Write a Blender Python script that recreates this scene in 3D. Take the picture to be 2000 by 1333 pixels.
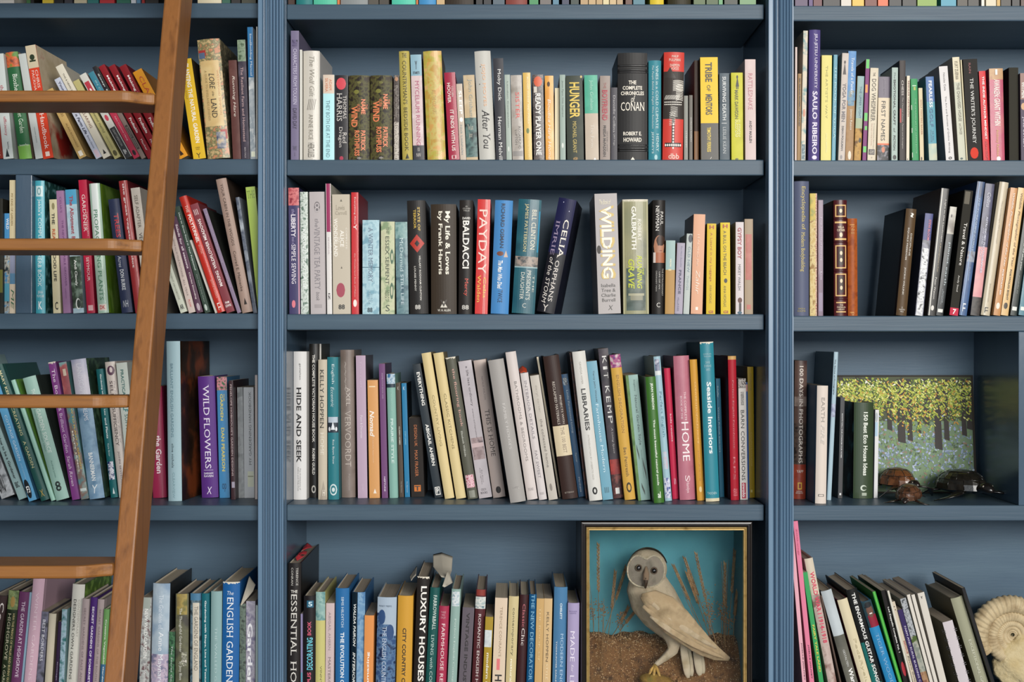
import bpy, math, random
from mathutils import Vector, Matrix
for o in list(bpy.data.objects):
    bpy.data.objects.remove(o, do_unlink=True)
R = random.Random(7)
COL = bpy.context.scene.collection
PI = math.pi

# ------------------------------------------------------------------ camera, sky, lights, exposure
D = 2.56            # camera distance to the front edge of the shelves (m)
F = 2560.0          # focal length in pixels of a 2000 px wide frame
EYE = 1.5           # camera height (m)
cam_d = bpy.data.cameras.new('camera'); cam = bpy.data.objects.new('camera', cam_d); COL.objects.link(cam)
cam.location = (0, -D, EYE); cam.rotation_euler = (PI / 2, 0, 0)
cam_d.sensor_width = 36; cam_d.lens = F / 2000 * 36; cam_d.clip_start = 0.05
bpy.context.scene.camera = cam
W = bpy.data.worlds.new('room_light'); bpy.context.scene.world = W; W.use_nodes = True
W.node_tree.nodes['Background'].inputs[0].default_value = (0.80, 0.88, 1.0, 1)
W.node_tree.nodes['Background'].inputs[1].default_value = 0.13

def area(name, loc, target, sx, sy, power, col):
    l = bpy.data.lights.new(name, 'AREA'); l.shape = 'RECTANGLE'; l.size = sx; l.size_y = sy
    l.energy = power; l.color = col
    o = bpy.data.objects.new(name, l); COL.objects.link(o); o.location = loc
    o.rotation_euler = (Vector(target) - Vector(loc)).to_track_quat('-Z', 'Y').to_euler()
    return o
area('window_daylight', (2.2, -6.4, 2.85), (0, 0, 1.25), 3.8, 1.8, 470, (1.0, 0.965, 0.91))
area('cool_fill_low', (-.2, -5.2, 1.35), (0, 0, .9), 4.0, 1.8, 46, (0.80, 0.90, 1.0))  # added cool fill light, low in front of the shelves
vs = bpy.context.scene.view_settings
vs.view_transform = 'Standard'; vs.look = 'None'; vs.gamma = 1; vs.exposure = 0.0
try: vs.use_curve_mapping = False
except Exception: pass

# ------------------------------------------------------------------ helpers
def lin(h):
    if isinstance(h, tuple): return h
    h = h.lstrip('#')
    c = [int(h[i:i + 2], 16) / 255 for i in (0, 2, 4)]
    return tuple((v / 12.92 if v <= .04045 else ((v + .055) / 1.055) ** 2.4) for v in c) + (1,)

MATS = {}
def mat(name, base, rough=.5, n=None, metal=0, bump=None, spec=.5, coat=0):
    """n = (second hex, third hex, scale, sharpness, stretch) noise pattern ; bump = (scale tuple, strength)"""
    key = (name, base, rough, n, metal, bump, spec, coat)
    if key in MATS: return MATS[key]
    m = bpy.data.materials.new(name); m.use_nodes = True; nt = m.node_tree; b = nt.nodes['Principled BSDF']
    b.inputs['Base Color'].default_value = lin(base); b.inputs['Roughness'].default_value = rough
    b.inputs['Metallic'].default_value = metal; b.inputs['Specular IOR Level'].default_value = spec
    b.inputs['Coat Weight'].default_value = coat
    if n or bump:
        tc = nt.nodes.new('ShaderNodeTexCoord')
    if n:
        h2, h3, sc, sharp, stretch = n
        mp = nt.nodes.new('ShaderNodeMapping'); mp.inputs['Scale'].default_value = stretch
        nt.links.new(tc.outputs['Object'], mp.inputs['Vector'])
        nz = nt.nodes.new('ShaderNodeTexNoise'); nz.inputs['Scale'].default_value = sc; nz.inputs['Detail'].default_value = 5
        nt.links.new(mp.outputs[0], nz.inputs['Vector'])
        cr = nt.nodes.new('ShaderNodeValToRGB'); e = cr.color_ramp.elements
        e[0].position = .5 - sharp; e[0].color = lin(base); e[1].position = .5 + sharp; e[1].color = lin(h3)
        mid = cr.color_ramp.elements.new(.5); mid.color = lin(h2)
        nt.links.new(nz.outputs['Fac'], cr.inputs['Fac']); nt.links.new(cr.outputs['Color'], b.inputs['Base Color'])
    if bump:
        st, strength, dist = bump
        mp2 = nt.nodes.new('ShaderNodeMapping'); mp2.inputs['Scale'].default_value = st
        nt.links.new(tc.outputs['Object'], mp2.inputs['Vector'])
        nz2 = nt.nodes.new('ShaderNodeTexNoise'); nz2.inputs['Scale'].default_value = 1; nz2.inputs['Detail'].default_value = 4
        nt.links.new(mp2.outputs[0], nz2.inputs['Vector'])
        bp = nt.nodes.new('ShaderNodeBump'); bp.inputs['Strength'].default_value = strength; bp.inputs['Distance'].default_value = dist
        nt.links.new(nz2.outputs['Fac'], bp.inputs['Height']); nt.links.new(bp.outputs[0], b.inputs['Normal'])
    MATS[key] = m
    return m

class MB:
    """collects faces; build() links them as ONE mesh object"""
    def __init__(s): s.v = []; s.f = []; s.mi = []; s.sm = []
    def add(s, vs, fs, mi=0, smooth=False):
        o = len(s.v); s.v += [tuple(v) for v in vs]
        for f in fs: s.f.append([i + o for i in f]); s.mi.append(mi); s.sm.append(smooth)
    def box(s, x0, x1, y0, y1, z0, z1, mi=0, M=None):
        vs = [Vector((x, y, z)) for x in (x0, x1) for y in (y0, y1) for z in (z0, z1)]
        if M: vs = [M @ v for v in vs]
        s.add(vs, [(0, 1, 3, 2), (4, 6, 7, 5), (0, 4, 5, 1), (2, 3, 7, 6), (0, 2, 6, 4), (1, 5, 7, 3)], mi)
    def grid(s, fn, nu, nv, mi=0, smooth=True, closeu=False):
        vs = [fn(i / nu, j / nv) for j in range(nv + 1) for i in range(nu + (0 if closeu else 1))]
        w = nu if closeu else nu + 1; fs = []
        for j in range(nv):
            for i in range(nu):
                a = j * w + i; b = j * w + (i + 1) % w if closeu else a + 1
                fs.append((a, b, b + w, a + w))
        s.add(vs, fs, mi, smooth)
    def tube(s, pts, rs, seg=8, mi=0, caps=True, flat=1.0, ref=None):
        pts = [Vector(p) for p in pts]; n = len(pts)
        if not hasattr(rs, '__len__'): rs = [rs] * n
        rings = []; up = Vector(ref) if ref else Vector((0, 1, .13))
        for i, p in enumerate(pts):
            d = (pts[min(i + 1, n - 1)] - pts[max(i - 1, 0)]).normalized()
            a = d.cross(up)
            if a.length < 1e-4: a = d.cross(Vector((1, 0, 0)))
            a.normalize(); b = d.cross(a).normalized()
            r = rs[i]
            ra, rb = r if hasattr(r, '__len__') else (r, r * flat)
            rings.append([p + a * ra * math.cos(2 * PI * k / seg) + b * rb * math.sin(2 * PI * k / seg) for k in range(seg)])
        vs = [v for r_ in rings for v in r_]; fs = []
        for i in range(n - 1):
            for k in range(seg):
                fs.append((i * seg + k, i * seg + (k + 1) % seg, (i + 1) * seg + (k + 1) % seg, (i + 1) * seg + k))
        if caps: fs.append(tuple(range(seg))[::-1]); fs.append(tuple((n - 1) * seg + k for k in range(seg)))
        s.add(vs, fs, mi, True)
    def build(s, name, mats, parent=None, loc=None, rot=None, bevel=0, sub=0):
        me = bpy.data.meshes.new(name); me.from_pydata(s.v, [], s.f)
        if not isinstance(mats, (list, tuple)): mats = [mats]
        for m in mats: me.materials.append(m)
        me.polygons.foreach_set('material_index', s.mi); me.polygons.foreach_set('use_smooth', s.sm)
        me.update()
        o = bpy.data.objects.new(name, me); COL.objects.link(o)
        if parent: o.parent = parent
        if loc: o.location = loc
        if rot: o.rotation_euler = rot
        if bevel:
            b = o.modifiers.new('bevel', 'BEVEL'); b.width = bevel; b.segments = 2; b.limit_method = 'ANGLE'
        if sub:
            b = o.modifiers.new('sub', 'SUBSURF'); b.levels = sub; b.render_levels = sub
        return o

def tag(o, label=None, cat=None, group=None, kind=None):
    if label: o['label'] = label
    if cat: o['category'] = cat
    if group: o['group'] = group
    if kind: o['kind'] = kind
    return o
def empty(name, loc=(0, 0, 0), rot=(0, 0, 0)):
    o = bpy.data.objects.new(name, None); COL.objects.link(o); o.location = loc; o.rotation_euler = rot
    o.empty_display_size = .02
    return o
def X(px, s=0.0): return (px - 1000) / F * (D + s)
def Z(py, s=0.0): return EYE + (666.5 - py) / F * (D + s)

# ------------------------------------------------------------------ the bookcase (setting)
PAINT = mat('blue_paint', '475b6c', .40, n=('425666', '4f6473', 9, .25, (.25, 1, 3)), bump=((6, 60, 220), .25, .0012), spec=.25)
PANEL = mat('blue_paint_panel', '465b6e', .22, n=('42576a', '4b6074', 7, .25, (1, 1, .3)), bump=((140, 140, 30), .16, .001))
BACKP = mat('blue_paint_back', '52687a', .45, n=('4d6274', '5a7080', 6, .25, (.3, 1, 2)), bump=((18, 60, 260), .22, .001), spec=.25)  # same paint as the shelves, lightened in place of light reaching the back
POST = mat('blue_paint_post', '65829c', .30, n=('607c96', '6c8aa4', 8, .25, (2, 1, .2)), bump=((260, 100, 10), .08, .0006))
DEPTH = .25
TOPZ, BOTZ = 2.62, 0.0

b = MB(); b.box(-1.9, 1.9, DEPTH, DEPTH + .02, BOTZ, TOPZ)
tag(b.build('wall_back', BACKP), kind='structure')
b = MB(); b.box(-4, 4, -8, .4, -.02, 0)
tag(b.build('floor', mat('dark_floorboards', '3a2f28', .5, n=('46382e', '2e2520', 6, .2, (1, 8, 1)))), kind='structure')

def post(xl, xr, name):
    """front stile with bead and flutes, extruded profile (x, y)"""
    w = xr - xl; yf = -.025; prof = [(0, 0.0)]
    def P(a, d): prof.append((a * w, yf + d))
    P(0, .001); P(.02, 0); P(.17, 0); P(.19, .009); P(.26, .010)
    P(.27, .003)
    for k in range(1, 6): P(.27 + .08 * k / 6, .003 - .003 * math.sin(PI * k / 6))
    P(.35, .003); P(.36, .010); P(.43, .010); P(.45, .001)
    for f0 in (.46, .58, .70, .82):
        for k in range(0, 7):
            P(f0 + .105 * k / 6, .0015 - .0035 * math.sin(PI * k / 6))
        P(f0 + .108, .0035)
    P(.94, 0); P(.985, 0); P(1, .002); prof.append((w, 0.0))
    b = MB(); n = len(prof)
    vs = [(xl + x, y, z) for z in (BOTZ, TOPZ) for x, y in prof]
    b.add(vs, [(i, (i + 1) % n, (i + 1) % n + n, i + n) for i in range(n)] + [tuple(range(n))[::-1], tuple(range(n, 2 * n))])
    return tag(b.build(name, POST), kind='structure')
PL0, PL1 = X(503.5, -.025), X(553.5, -.025)
PR0, PR1 = X(1501, -.025), X(1550.5, -.025)
post(PL0, PL1, 'trim_1'); post(PR0, PR1, 'trim_2')
SIDES = {'L': (X(503.5), ), 'C0': X(560), 'C1': X(1495.5), 'R': X(1550.5)}
for i, (a, c) in enumerate([(X(527), X(559.5)), (X(1495.5), X(1528))]):
    b = MB(); b.box(a, c, 0.0, DEPTH, BOTZ, TOPZ)
    tag(b.build('wall_partition_%s' % ('left', 'right')[i], PANEL), kind='structure')
for i, (a, c) in enumerate([(-1.9, -1.87), (1.87, 1.9)]):
    b = MB(); b.box(a, c, 0.0, DEPTH, BOTZ, TOPZ)
    tag(b.build('wall_end_%s' % ('left', 'right')[i], PANEL), kind='structure')

SHELF = {'L': [5.5, 310.5, 612.5, 988, 1392], 'C': [8, 312, 614, 986.3, 1392], 'R': [11, 313, 617.5, 988, 1392]}
UNDER = {'L': [35, 341.5, 643.5, 1018, 1424], 'C': [38, 343, 645, 1018, 1424], 'R': [41, 344, 648, 1018, 1424]}
SPAN = {'L': (-1.87, X(527)), 'C': (X(559.5), X(1495.5)), 'R': (X(1528), 1.87)}
side_word = {'L': 'left', 'C': 'centre', 'R': 'right'}
nb = 0
for bay in 'LCR':
    a, c = SPAN[bay]
    y0 = 0.0 if bay == 'C' else .0003
    rows = [(Z(t), Z(u)) for t, u in zip(SHELF[bay], UNDER[bay])] + [(.10, 0.0), (TOPZ, TOPZ - .03), (Z(-300), Z(-268)), (.62, .588)]
    for zt, zb in rows:
        nb += 1
        b = MB(); b.box(a + .0003, c - (.0035 if bay == 'C' else .0003), y0, DEPTH - .0002, zb, zt)
        o = b.build('trim_%d' % (nb + 2), PAINT, bevel=.0022)
        tag(o, kind='structure')
# upright dividers
for (x0, x1, zt, zb, y0) in [(X(30), X(62), Z(341.5), Z(612.5), .001), (X(1990), X(1990) + .032, Z(648), Z(988), .001)]:
    nb += 1
    b = MB(); b.box(x0, x1, y0, DEPTH - .0002, zb, zt)
    tag(b.build('trim_%d' % (nb + 2), PANEL, bevel=.0012), kind='structure')

# ------------------------------------------------------------------ ladder
WOOD = mat('ladder_wood', '86572b', .45, n=('935f30', '6c421f', 5, .28, (14, 14, 1.0)), bump=((300, 300, 12), .3, .0008))
WOODR = mat('ladder_tread_wood', '885729', .5, n=('98642f', '6a4220', 5, .28, (1.2, 14, 18)), bump=((14, 300, 300), .3, .0008))
lad = tag(empty('ladder', (-.83, -.75, 0)), 'brown varnished wooden library ladder leaning on the left bay', 'ladder')
LS = .306                                    # lean: metres towards the camera per metre down
def lad_y(z): return -D + 2.36 - (Z(30, 2.36 - D) - z) * LS     # y of the rails' front face at height z
LT = .078
for (xa, xb) in ((-.6295, -.5985), (-1.06, -1.029)):
    z1 = 2.36; z0 = 0.0
    b = MB()
    ca = 1 / math.sqrt(1 + LS * LS)
    vs = []
    for z in (z0, z1):
        for x in (xa, xb):
            for dy in (0, LT / ca):
                vs.append((x, lad_y(z) + dy, z))
    b.add(vs, [(0, 2, 3, 1), (4, 5, 7, 6), (0, 4, 6, 2), (1, 3, 7, 5), (0, 1, 5, 4), (2, 6, 7, 3)])
    o = b.build('rail', WOOD, bevel=.0035); o.parent = lad; o.matrix_parent_inverse = Matrix.Translation((.83, .75, 0))
def tread(zc, thick=.0205):
    yf = lad_y(zc) - .028; dep = .104; b = MB()
    xr, xl = -.6295, -1.029
    cv = [(w_, .0255 * (.5 + .5 * math.cos(PI * min(1, w_ / .052)))) for w_ in [.0045 * k for k in range(13)]]
    out = [(xl + w_, y) for w_, y in cv] + [(xr - w_, y) for w_, y in reversed(cv)] + [(xr, dep), (xl, dep)]
    n = len(out)
    vs = [(x, yf + y, zc - thick / 2 + k * thick - y * .02) for k in (0, 1) for x, y in out]
    b.add(vs, [(i, (i + 1) % n, (i + 1) % n + n, i + n) for i in range(n)] + [tuple(range(n))[::-1], tuple(range(n, 2 * n))])
    o = b.build('tread', WOODR, bevel=.004); o.parent = lad; o.matrix_parent_inverse = Matrix.Translation((.83, .75, 0))
tz = []
for py in (187.5, 477.5, 785.5, 1119):
    z = EYE
    for _ in range(20):
        z = EYE + (666.5 - py) / F * (lad_y(z) - .028 + D)
    tz.append(z)
step = (tz[0] - tz[-1]) / 3
for z in tz + [tz[0] + step, tz[-1] - step, tz[-1] - 2 * step, tz[-1] - 3 * step]:
    if .1 < z < 2.3: tread(z)

# ------------------------------------------------------------------ books
INK = {'W': 'f2f0ea', 'K': '1c1a1a', 'G': 'd9c37a', 'Y': 'f2d84a', 'R': 'c8303a', 'B': '2a3a5a', 'O': 'f08a4a', 'S': '9a9a98', 'C': 'efe4c0'}
def col(c): return INK.get(c, c)
PAGES = mat('paper_pages', '8f8272', .9, n=('a39684', '7b6f60', 1, .3, (900, 3, 3)))
PAGES2 = mat('paper_pages_pale', 'a89c88', .9, n=('b8ad99', '92866f', 1, .3, (900, 3, 3)))
TEXTQ = []   # (string, opts, box, book geometry, ink, parent)

def arc_y(u, bulge): return bulge * (2 * u - 1) ** 2

def spec_noise(tok, base):
    # n=hex,hex,scale
    p = tok.split(','); sc = float(p[2]) if len(p) > 2 else 60
    h3 = p[1] if len(p) > 1 and p[1] else p[0]
    return (p[0], h3, sc, .12, (1, 1, 1))

def darker(h, k=.8):
    c = [int(h[i:i + 2], 16) for i in (0, 2, 4)]
    return '%02x%02x%02x' % tuple(int(v * k) for v in c)

BOOKPARTS = ('cover', 'page_block', 'spine_panel', 'title_lettering')
def plan_book(line, bay, row):
    f = [t.strip() for t in line.split('|')]
    nums = [float(t) for t in f[0].split()]
    x0, x1, yt = nums[:3]; dx = nums[3] if len(nums) > 3 else 0
    flags = dict((t.split('=') + ['1'])[:2] for t in f[2].split())
    ys = SHELF[bay][row]
    if len(nums) > 4: s = D * ((ys - 666.5) / (nums[4] - 666.5) - 1); s = max(.002, min(s, .12))
    elif 's' in flags: s = float(flags['s'])
    elif row == 4: s = .003 + .012 * R.random()
    elif row == 3: s = .03
    else: s = .006 + .014 * R.random()
    zs = Z(ys) + .0003
    H = Z(yt, s) - zs; dX = dx / F * (D + s)
    ang = math.atan2(dX, H); h = math.hypot(H, dX)
    wX0, wX1 = X(x0, s), X(x1, s)
    t = (wX1 - wX0) * math.cos(ang) - .0003
    return dict(f=f, dx=dx, flags=flags, s=s, zs=zs, ang=ang, h=h, x0=wX0, x1=wX1, t=t, row=row)

def rect_of(g):
    c, s_ = math.cos(g['ang']), math.sin(g['ang'])
    px = g['x0'] if g['dx'] <= 0 else g['x1']; lo, hi = (0, g['t']) if g['dx'] <= 0 else (-g['t'], 0)
    return [(px + x * c + z * s_, -x * s_ + z * c) for x, z in ((lo, 0), (hi, 0), (hi, g['h']), (lo, g['h']))]
def push(a, b):
    """how far two leaning books must part sideways"""
    A, B = rect_of(a), rect_of(b); need = -1.0
    # rightmost x of A minus leftmost x of B, compared height by height
    top = min(max(p[1] for p in A), max(p[1] for p in B))
    for z in [top * k / 8 * .999 + .0004 for k in range(9)] + [q[1] + e for q in A + B for e in (-.0001, .0001)]:
        if z > top or z < 0: continue
        def span(P):
            xs = []
            for i in range(4):
                (x0, z0), (x1, z1) = P[i], P[(i + 1) % 4]
                if (z0 - z) * (z1 - z) <= 0 and z0 != z1: xs.append(x0 + (x1 - x0) * (z - z0) / (z1 - z0))
            return (min(xs), max(xs)) if xs else None
        sa, sb = span(A), span(B)
        if sa and sb: need = max(need, sa[1] - sb[0])
    return need
def part_books(G, lo, hi):
    for g in G: g['t0'] = g['t']
    def end(g):
        g['x1' if g['dx'] <= 0 else 'x0'] = (g['x0'] + g['t'] / math.cos(g['ang'])) if g['dx'] <= 0 else (g['x1'] - g['t'] / math.cos(g['ang']))
    def move(g, d):
        g['x0'] += d; g['x1'] += d
    def bounds(g):
        xs = [p[0] for p in rect_of(g)]
        if min(xs) < lo: move(g, lo - min(xs))
        if max(xs) > hi: move(g, hi - max(xs))
    for it in range(500):
        worst = 0
        for a, b in zip(G, G[1:]):
            p = push(a, b) + .0003
            if p > .00005:
                worst = max(worst, p)
                for g, k in ((a, -1), (b, 1)):
                    lim = .93 if it < 250 else .75
                    if g['t'] > lim * g['t0'] and g['t'] > .003:
                        g['t'] -= p * .1
                        if g['dx'] <= 0 and k < 0: pass
                        elif g['dx'] > 0 and k > 0: pass
                        else: move(g, k * p * .1)
                        end(g)
                    move(g, k * p * .42)
        for g in G: bounds(g)
        if worst < .00015: break

def make_book(line, bay, row, phrase, g=None):
    g = g or plan_book(line, bay, row)
    f, dx, flags, s, zs, ang, h, wX0, wX1, t = [g[k] for k in ('f', 'dx', 'flags', 's', 'zs', 'ang', 'h', 'x0', 'x1', 't')]
    yaw = math.radians(float(flags.get('y', 0)))
    dep = min((.70 if h > .2 else .66) * h + .005, DEPTH - .0015 - s - abs(math.sin(yaw)) * t)
    if 'd' in flags: dep = min(float(flags['d']), DEPTH - .0015 - s)
    hard = 'h' in flags
    th = .0022 if hard else .0006
    th = min(th, t * .3)
    bulge = min(t * .16, .0045) if hard else min(t * .04, .0008)
    if 'f' in flags: bulge = .0004
    pv = 0.0 if dx <= 0 else -t          # pivot at the corner that touches the shelf
    kind = flags.get('k', 'book')
    root = empty(kind, (wX0 if dx <= 0 else wX1, s, zs), (0, ang, -yaw))
    tag(root, f[3] + (' ' + phrase if phrase else ''), {'spiral_notebook': 'notebook'}.get(kind, 'book'), 'books on the ' + phrase.replace('on the ', ''))
    cc = f[1].split('/'); base = cc[0]; side = cc[1] if len(cc) > 1 else darker(base, .9)
    rough = .34 if 'g' in flags else (.42 if hard else .38)
    if 'm' in flags: rough = .7
    nz = spec_noise(flags['n'], base) if 'n' in flags else None
    sn = spec_noise(flags['sn'], side) if 'sn' in flags else None
    mc = mat('cover_' + base, base, rough, n=nz, coat=.1 if 'g' in flags else 0, spec=.3 if 'g' in flags else .18)
    ms = mat('cover_side_' + side, side, rough + .05, n=sn, spec=.3)
    # cover: outer and inner path in plan view
    jt = .0011 if hard else 0
    outer = [(0, dep), (0, .016), (jt, .010), (0, .0052 if hard else .002)]
    na = 10
    arc = [(t * k / na, arc_y(k / na, bulge)) for k in range(na + 1)]
    outer += arc + [(t - a, y) for a, y in reversed(outer)]
    def inn(p, i):
        x, y = p
        if 4 <= i < 4 + na + 1: u = x / t; return (th + (t - 2 * th) * u, y + th)
        return (x + th if i < 4 else x - th, max(y, th + bulge) if y != dep else dep)
    inner = [inn(p, i) for i, p in enumerate(outer)]
    n = len(outer); b = MB()
    vs = [(pv + x, y, z) for z in (0, h) for x, y in outer] + [(pv + x, y, z) for z in (0, h) for x, y in inner]
    for i in range(n - 1):
        mi = 0 if 3 <= i < n - 4 else 1
        if i in (2, n - 4): mi = 1
        b.add([vs[i], vs[i + 1], vs[n + i + 1], vs[n + i]], [(0, 1, 2, 3)], mi, hard and 3 < i < n - 5)
        b.add([vs[2 * n + i], vs[2 * n + i + 1], vs[3 * n + i + 1], vs[3 * n + i]], [(3, 2, 1, 0)], 2)
        b.add([vs[n + i], vs[n + i + 1], vs[3 * n + i + 1], vs[3 * n + i]], [(0, 1, 2, 3)], mi)
        b.add([vs[i], vs[i + 1], vs[2 * n + i + 1], vs[2 * n + i]], [(3, 2, 1, 0)], mi)
    for i in (0, n - 1): b.add([vs[i], vs[n + i], vs[3 * n + i], vs[2 * n + i]], [(0, 1, 2, 3)], 1)
    cover_mesh, cover_mats = b, [mc, ms, mat('endpaper', 'cfc6b4', .8)]
    # pages
    ins = .0032 if hard else .0004
    pb = MB(); pb.box(pv + th + .0001, pv + t - th - .0001, th + bulge + .0012, dep - (.003 if hard else .0002), ins, h - ins)
    pb.build('page_block', PAGES2 if R.random() < .35 else PAGES, root)
    # spine panels and lettering
    pan = MB(); pm = []; npatch = 0
    for sg in f[4:]:
        if not sg: continue
        txt, a = sg.rsplit('@', 1)
        tk = a.split(); q = tk[0].split(',')
        y0, y1, a0, a1 = [float(v) / 100 for v in q[:4]]; ink = col(q[4]) if len(q) > 4 else 'f2f0ea'
        op = set(tk[1:])
        if txt in ('#', 'O', '^', 'D'):
            nzz = None
            for o_ in list(op):
                if o_.startswith('n='): nzz = spec_noise(o_[2:], ink)
            m = mat('print_or_sheen_' + ink, ink, rough, n=nzz, spec=.3)
            if m not in pm: pm.append(m)
            mi = pm.index(m); lift = -.00012 - .00004 * npatch; npatch += 1
            def fn(u, v, txt=txt):
                uu = a0 + (a1 - a0) * u; lo, hi = 0.0, 1.0; w_ = 1 - abs(2 * u - 1)
                if txt == 'O': c_ = math.sqrt(max(0, 1 - (2 * u - 1) ** 2)) / 2; lo, hi = .5 - c_, .5 + c_
                if txt == '^': hi = w_
                if txt == 'D': lo, hi = .5 - w_ / 2, .5 + w_ / 2
                return (pv + uu * t, arc_y(uu, bulge) + lift, h * (1 - y1) + h * (y1 - y0) * (lo + (hi - lo) * v))
            pan.grid(fn, 12, 1, mi, smooth=hard)
        else:
            TEXTQ.append((txt, op, (y0, y1, a0, a1), (pv, t, h, bulge), ink, root))
    cover_mesh.v, n_ = cover_mesh.v + pan.v, len(cover_mesh.v)      # prints and sheen stripes on the spine belong to the cover
    cover_mesh.f += [[i + n_ for i in q] for q in pan.f]; cover_mesh.mi += [i + 3 for i in pan.mi]; cover_mesh.sm += pan.sm
    cover_mesh.build('cover', cover_mats + pm, root)
    # wire rings
    if 'ring' in flags:
        wb = MB()
        for i in range(int(flags['ring'])):
            z = h * (1 - (i + 1.2) / (int(flags['ring']) + 1.5))
            for xx in (pv - .0005, pv + t + .0005):
                for dz in (0, .004):
                    pts = [(xx + .0035 * (1 if xx > pv else -1) * (math.cos(k / 8 * 2 * PI) * .5 + .2), .004 + .0095 * math.sin(k / 8 * 2 * PI), z + dz) for k in range(9)]
                    wb.tube(pts, .0007, 5)
        wb.build('wire_rings', mat('steel_wire', 'a8a8a8', .25, metal=1), root)
    if 'ribs' in flags:
        for y in flags['ribs'].split(','):
            rb = MB(); z = h * (1 - float(y) / 100)
            pts = [(pv + t * (-.005 + 1.01 * k / 12), arc_y(k / 12, bulge) + .0002, z) for k in range(13)]
            rb.tube(pts, .0021, 8)
            rb.build('raised_band', mat('cover_' + darker(base, .9), darker(base, .9), .28, coat=.4), root)
    if 'lip' in flags:   # worn or torn jacket edge
        lb = MB()
        for k in range(9):
            u0 = k / 9; u1 = (k + 1) / 9; zz = h + .0003
            lb.add([(pv + u0 * t, arc_y(u0, bulge) - .0003, zz), (pv + u1 * t, arc_y(u1, bulge) - .0003, zz), (pv + u1 * t, arc_y(u1, bulge) - .0003, zz - R.uniform(.001, .005)), (pv + u0 * t, arc_y(u0, bulge) - .0003, zz - R.uniform(.001, .005))], [(0, 1, 2, 3)])
        lb.build('worn_edge', mat('bare_paper', 'e4dccb', .8), root)
    return root

def flush_text():
    objs = []
    cache = {}
    for txt, op, *_ in TEXTQ:
        key = (txt, 'b' in op, 'l' in op)
        if key in cache: continue
        c = bpy.data.curves.new('t', 'FONT'); c.body = txt.replace('\\n', '\n'); c.resolution_u = 2
        c.size = 1; c.align_x = 'CENTER' if '\\n' in txt else 'LEFT'
        if 'b' in op: c.offset = .022
        if 'l' in op: c.offset = -.012
        if 'w' in op: c.space_character = 1.2
        o = bpy.data.objects.new('t', c); COL.objects.link(o); cache[key] = o
    bpy.context.view_layer.update()
    dg = bpy.context.evaluated_depsgraph_get()
    mesh = {}
    for k, o in cache.items():
        me = o.evaluated_get(dg).to_mesh()
        vs = [(v.co.x, v.co.y) for v in me.vertices]; fs = [tuple(p.vertices) for p in me.polygons]
        ec = {}
        for p in fs:
            for i in range(len(p)):
                e = (min(p[i], p[i - 1]), max(p[i], p[i - 1])); ec[e] = ec.get(e, 0) + 1
        mesh[k] = (vs, fs, [e for e, c_ in ec.items() if c_ == 1])
        o.to_mesh_clear()
    for o in cache.values(): bpy.data.objects.remove(o, do_unlink=True)
    per = {}
    for txt, op, box, geo, ink, root in TEXTQ:
        vs, fs, be = mesh[(txt, 'b' in op, 'l' in op)]
        if not vs: continue
        V = list(vs); Fs = list(fs)
        if 's' in op and '\\n' not in txt:            # serif letterforms: small feet on narrow flat stem ends
            levels = [0.0, max(v[1] for v in vs if v[1] < .80) if vs else .7, .546, .729]
            for a_, b_ in be:
                (xa, ya), (xb, yb) = vs[a_], vs[b_]
                if abs(ya - yb) < .004 and .04 < abs(xa - xb) < .17 and any(abs(ya - l) < .012 for l in levels):
                    lo, hi = min(xa, xb) - .055, max(xa, xb) + .055
                    d_ = .035 if ya < .05 else -.035
                    n0 = len(V); V += [(lo, ya), (hi, ya), (hi, ya + d_), (lo, ya + d_)]; Fs.append((n0, n0 + 1, n0 + 2, n0 + 3))
        if 'i' in op: V = [(x + .22 * y, y) for x, y in V]
        mx0 = min(v[0] for v in V); mx1 = max(v[0] for v in V); my0 = min(v[1] for v in V); my1 = max(v[1] for v in V)
        y0, y1, a0, a1 = box; pv, t, h, bulge = geo
        out = []
        for x, y in V:
            u = (x - mx0) / max(mx1 - mx0, 1e-6); v = (y - my0) / max(my1 - my0, 1e-6)
            if 'h' in op: uu = a0 + (a1 - a0) * u; zz = 1 - (y1 + (y0 - y1) * v)
            elif 'u' in op: uu = a1 - (a1 - a0) * v; zz = 1 - (y1 + (y0 - y1) * u)
            else: uu = a0 + (a1 - a0) * v; zz = 1 - (y0 + (y1 - y0) * u)
            out.append((pv + uu * t, arc_y(uu, bulge) - .0010, zz * h))
        per.setdefault(root.name, []).append((out, Fs, ink, root))
    for nm, lst in per.items():
        b = MB(); inks = []
        for out, Fs, ink, root in lst:
            if ink not in inks: inks.append(ink)
            b.add(out, Fs, inks.index(ink))
        b.build('title_lettering', [mat('ink_' + i, i, .45) for i in inks], lst[0][3])
    TEXTQ.clear()

def shelf_of_books(bay, row, phrase, data):
    G = [plan_book(l.strip(), bay, row) for l in data.strip().splitlines() if l.strip()]
    part_books(G, SPAN[bay][0] + .0006, SPAN[bay][1] - .0006)
    return [make_book('', bay, row, phrase, g) for g in G]

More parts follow.
